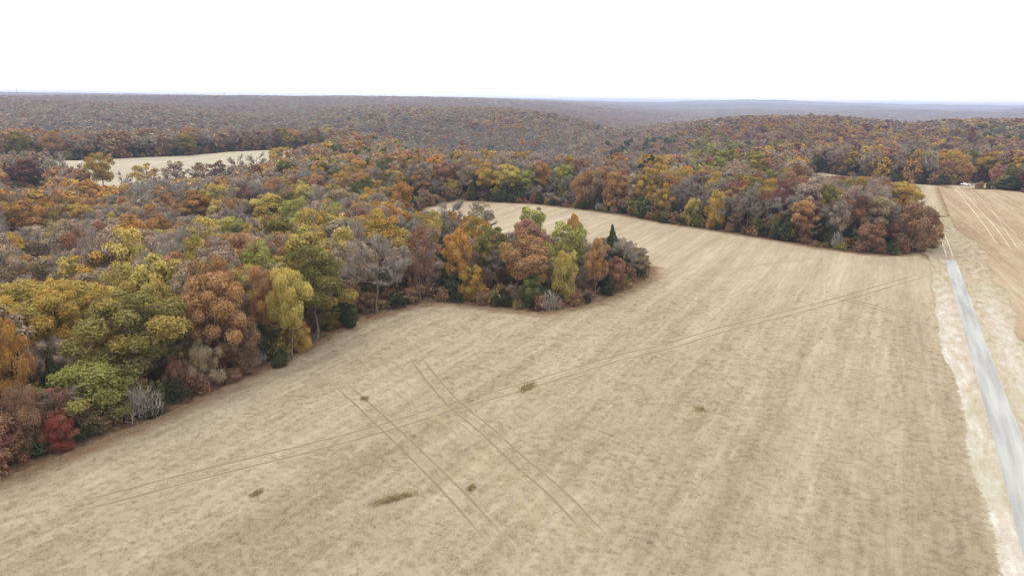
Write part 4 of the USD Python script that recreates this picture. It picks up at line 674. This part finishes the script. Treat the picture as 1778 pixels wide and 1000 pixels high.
# farthest woods: patches of about forty crowns
protos = []
for k_ in range(6):
    r2 = np.random.default_rng(900 + k_); parts = []
    for q in range(46):
        c = ['bare', 'bare', 'rust', 'brown', 'orange_brown', 'pink', 'bare', 'tan', 'olive'][int(r2.random() * 9)]; R, hh = r2.uniform(4.2, 6.5), r2.uniform(12, 18); x, y = r2.uniform(-34, 34, 2); n = 42
        d = unit(r2.normal(size=(n, 3)) + [0, 0, .6]); p = np.array([x, y, hh - 5]) + d * [R, R, 5]; cc = np.clip(lin(COL[c], KL) * (1 + r2.normal(0, .14, (n, 1))), .01, .7); parts.append(flakes(r2, p, unit(d + r2.normal(0, .5, (n, 3))), 3.4, cc, True))
    v, f, c = joinc(parts); protos.append((f'patch_{"abcdef"[k_]}', [('crowns', (v, f), LEAF, c)]))
X, Y, r_ = scatter(2570, 13000, 58, 8, math.radians(41)); Z = T(X, Y); n = len(X)
instancer('horizon_woods', 'endless blue hazed woods up to the horizon', protos, np.stack([X, Y, Z - 1], -1), r_.integers(0, 6, n), np.stack([np.full(n, 1.05)] * 2 + [r_.uniform(.85, 1.2, n)], -1), r_.integers(0, 4, n) * 90.0)

# ------------------------------------------------------------------ weeds, car, buildings, masts
def weed_patch(px, py, w, dp, label, seed, n):
    r_ = np.random.default_rng(seed); p = at(px, py); u = np.array([p[0], p[1]]) / np.hypot(p[0], p[1]); v = np.array([u[1], -u[0]]); parts, gr = [], []
    ax = unit(RT * .55 + RS * .83) if seed % 2 else RS
    q = r_.normal(0, 1, (n, 2)) * [w * .28, dp * .3]; xy = p[:2] + q[:, :1] * ax + q[:, 1:] * np.array([ax[1], -ax[0]]); z = fz(xy[:, 0], xy[:, 1]); pos = np.column_stack([xy, z])
    x = thing('weed_patch', label, 'weeds', (p[0], p[1], float(fz(p[0], p[1]))), 0, 'dark weed patches in the hay field'); o = np.array([p[0], p[1], float(fz(p[0], p[1]))])
    d = unit(np.column_stack([r_.normal(0, .45, (n, 2)), np.ones(n)])); c = lin((150, 130, 98), .8) * (1 + r_.normal(0, .25, (n, 1)))
    a = slivers(r_, pos - o, d, .5, .03, np.clip(c, .01, .5)); tag(put('stems', a[:2], TWIG, str(x.GetPath()), Cd=a[2]), kind='stuff')
    h = pos[: n // 2] - o + d[: n // 2] * .3; c = lin((140, 120, 84), .8) * (1 + r_.normal(0, .25, (n // 2, 1))); a = flakes(r_, h, unit(r_.normal(size=(n // 2, 3))), .16, np.clip(c, .01, .5), True); tag(put('leaves', a[:2], LEAF, str(x.GetPath()), Cd=a[2]), kind='stuff')
for q, a in enumerate([(915, 675, 3.6, 1.2, 'dark weed patch on the longest ruts in the middle of the hay field'), (686, 868, 4.6, .8, 'long narrow dark weed patch low in the hay field'), (446, 859, 1.6, .7, 'small dark weed patch in the lower left of the hay field'), (1216, 713, 1.8, 1.6, 'thin greyish weed patch right of the middle of the hay field'),
        (818, 850, 1.3, .6, 'small faint weed patch right of the long narrow one'), (633, 694, 1.0, .6, 'tiny weed tuft beside the upper end of the left ruts')]):
    weed_patch(*a, seed=40 + q, n=(520, 480, 170, 140, 120, 120)[q])
# parked car
cp_ = at(1676, 322.5); car = thing('parked_car', 'small white car parked at the far end of the stubble field', 'car', (cp_[0], cp_[1], float(T(cp_[0], cp_[1])) + .12), -25)
cpth = str(car.GetPath())
def profile(pts, y0, y1):
    p = np.asarray(pts, float); n = len(p); v = np.vstack([np.column_stack([p[:, 0], np.full(n, y0), p[:, 1]]), np.column_stack([p[:, 0], np.full(n, y1), p[:, 1]])]); k = np.arange(n); k2 = (k + 1) % n
    import trimesh
    vv, ff = trimesh.creation.triangulate_polygon(Polygon(p), engine='earcut'); mp = [int(np.argmin(((p - a) ** 2).sum(1))) for a in vv]; ff = np.array(mp)[ff]
    return v, np.vstack([np.stack([k, k2, k2 + n], -1), np.stack([k, k2 + n, k + n], -1), ff, ff[:, ::-1] + n])
put('body', profile([(-2.2, .35), (2.2, .35), (2.25, .6), (2.15, .85), (1.2, .98), (-2.0, 1.0), (-2.25, .8)], -.88, .88), WHITE, cpth)
put('cabin', profile([(-1.9, 1.0), (1.15, .98), (.45, 1.42), (-1.3, 1.45)], -.76, .76), GLASS, cpth)
put('roof', profile([(-1.4, 1.44), (.52, 1.41), (.4, 1.5), (-1.2, 1.53)], -.78, .78), WHITE, cpth)
for wx in (-1.35, 1.35):
    for wy in (-.8, .8):
        an = np.linspace(0, 2 * np.pi, 15)[:-1]; put('wheel', profile(np.column_stack([wx + .33 * np.cos(an), .33 + .33 * np.sin(an)]), wy - .1, wy + .1), DARK, cpth)
# long white farm buildings
def barn(px, py, D, L, Wd, Hh, rot, label):
    d = ray(px, py); u = d[:2] / np.hypot(*d[:2]); x, y = u * D; zt = HC + d[2] / math.hypot(d[0], d[1]) * D; b = thing('farm_building', label, 'building', (x, y, zt - Hh), rot); p = str(b.GetPath()); e = Hh * .62
    put('wall', box(-L / 2, L / 2, -Wd / 2, Wd / 2, -25, e), WHITE, p); put('roof', profile([(-Wd / 2 - .5, e - .1), (0, Hh), (Wd / 2 + .5, e - .1), (Wd / 2 + .5, e + .25), (0, Hh + .35), (-Wd / 2 - .5, e + .25)][:3] + [(Wd / 2 + .5, e + .25), (0, Hh + .35), (-Wd / 2 - .5, e + .25)], -L / 2 - .6, L / 2 + .6), ROOF, p)
    o = stage.GetPrimAtPath(p + '/roof'); UsdGeom.Xformable(o).AddRotateZOp().Set(90); put('door', box(L / 2, L / 2 + .08, -2, 2, 0, min(4, e * .8)), GREY, p)
barn(-8, 179.5, 2150, 46, 14, 8, 27, 'long low building with a white metal roof far off at the left border')
barn(1675, 197.5, 5200, 24, 13, 9, 20, 'tiny white farm building on the hazy slope at far right')
barn(1711, 191, 8200, 18, 12, 9, -30, 'fainter white building on the farthest ridge at far right')
def mast(px, py, D, Hh, label):
    d = ray(px, py); u = d[:2] / np.hypot(*d[:2]); x, y = u * D; zt = HC + d[2] / math.hypot(d[0], d[1]) * D; b = thing('radio_mast', label, 'mast', (x, y, zt - Hh)); p = str(b.GetPath()); an = np.arange(3) * 2.0944; c = np.column_stack([np.cos(an), np.sin(an)])
    for a in c: put('leg', tube([[a[0] * 2.6, a[1] * 2.6, 0], [a[0] * .7, a[1] * .7, Hh]], [.35, .25], 5), GREY, p)
    zs = np.linspace(0, Hh, 16); rd = 2.6 + (.7 - 2.6) * zs / Hh; put('lattice', join([tube([[*(c[k] * rd[q]), zs[q]], [*(c[(k + 1) % 3] * rd[q + 1]), zs[q + 1]]], .12, 4) for q in range(15) for k in range(3)]), GREY, p); put('antenna', tube([[0, 0, Hh - 1], [0, 0, Hh + 9]], [.3, .12], 6), GREY, p)
mast(29, 157, 2500, 62, 'thin grey radio mast above the horizon at far left')
mast(389, 161, 3200, 62, 'faint thin mast on the horizon left of the centre')
# ------------------------------------------------------------------ air
hz = M('haze_air', {'v': ('principled_volume', dict(color=HAZE_COLOR, density=HAZE_DENSITY, anisotropy=0.0))}, [], None) if False else usdkit.material(stage, '/World/Looks/haze_air', {'v': ('principled_volume', dict(color=HAZE_COLOR, density=HAZE_DENSITY, anisotropy=0.0))}, [], volume='v.volume')
tag(put('haze', box(-15000, 15000, -15000, 15000, -130, 68), hz), 'thin blue haze lying over the far woods', kind='stuff')
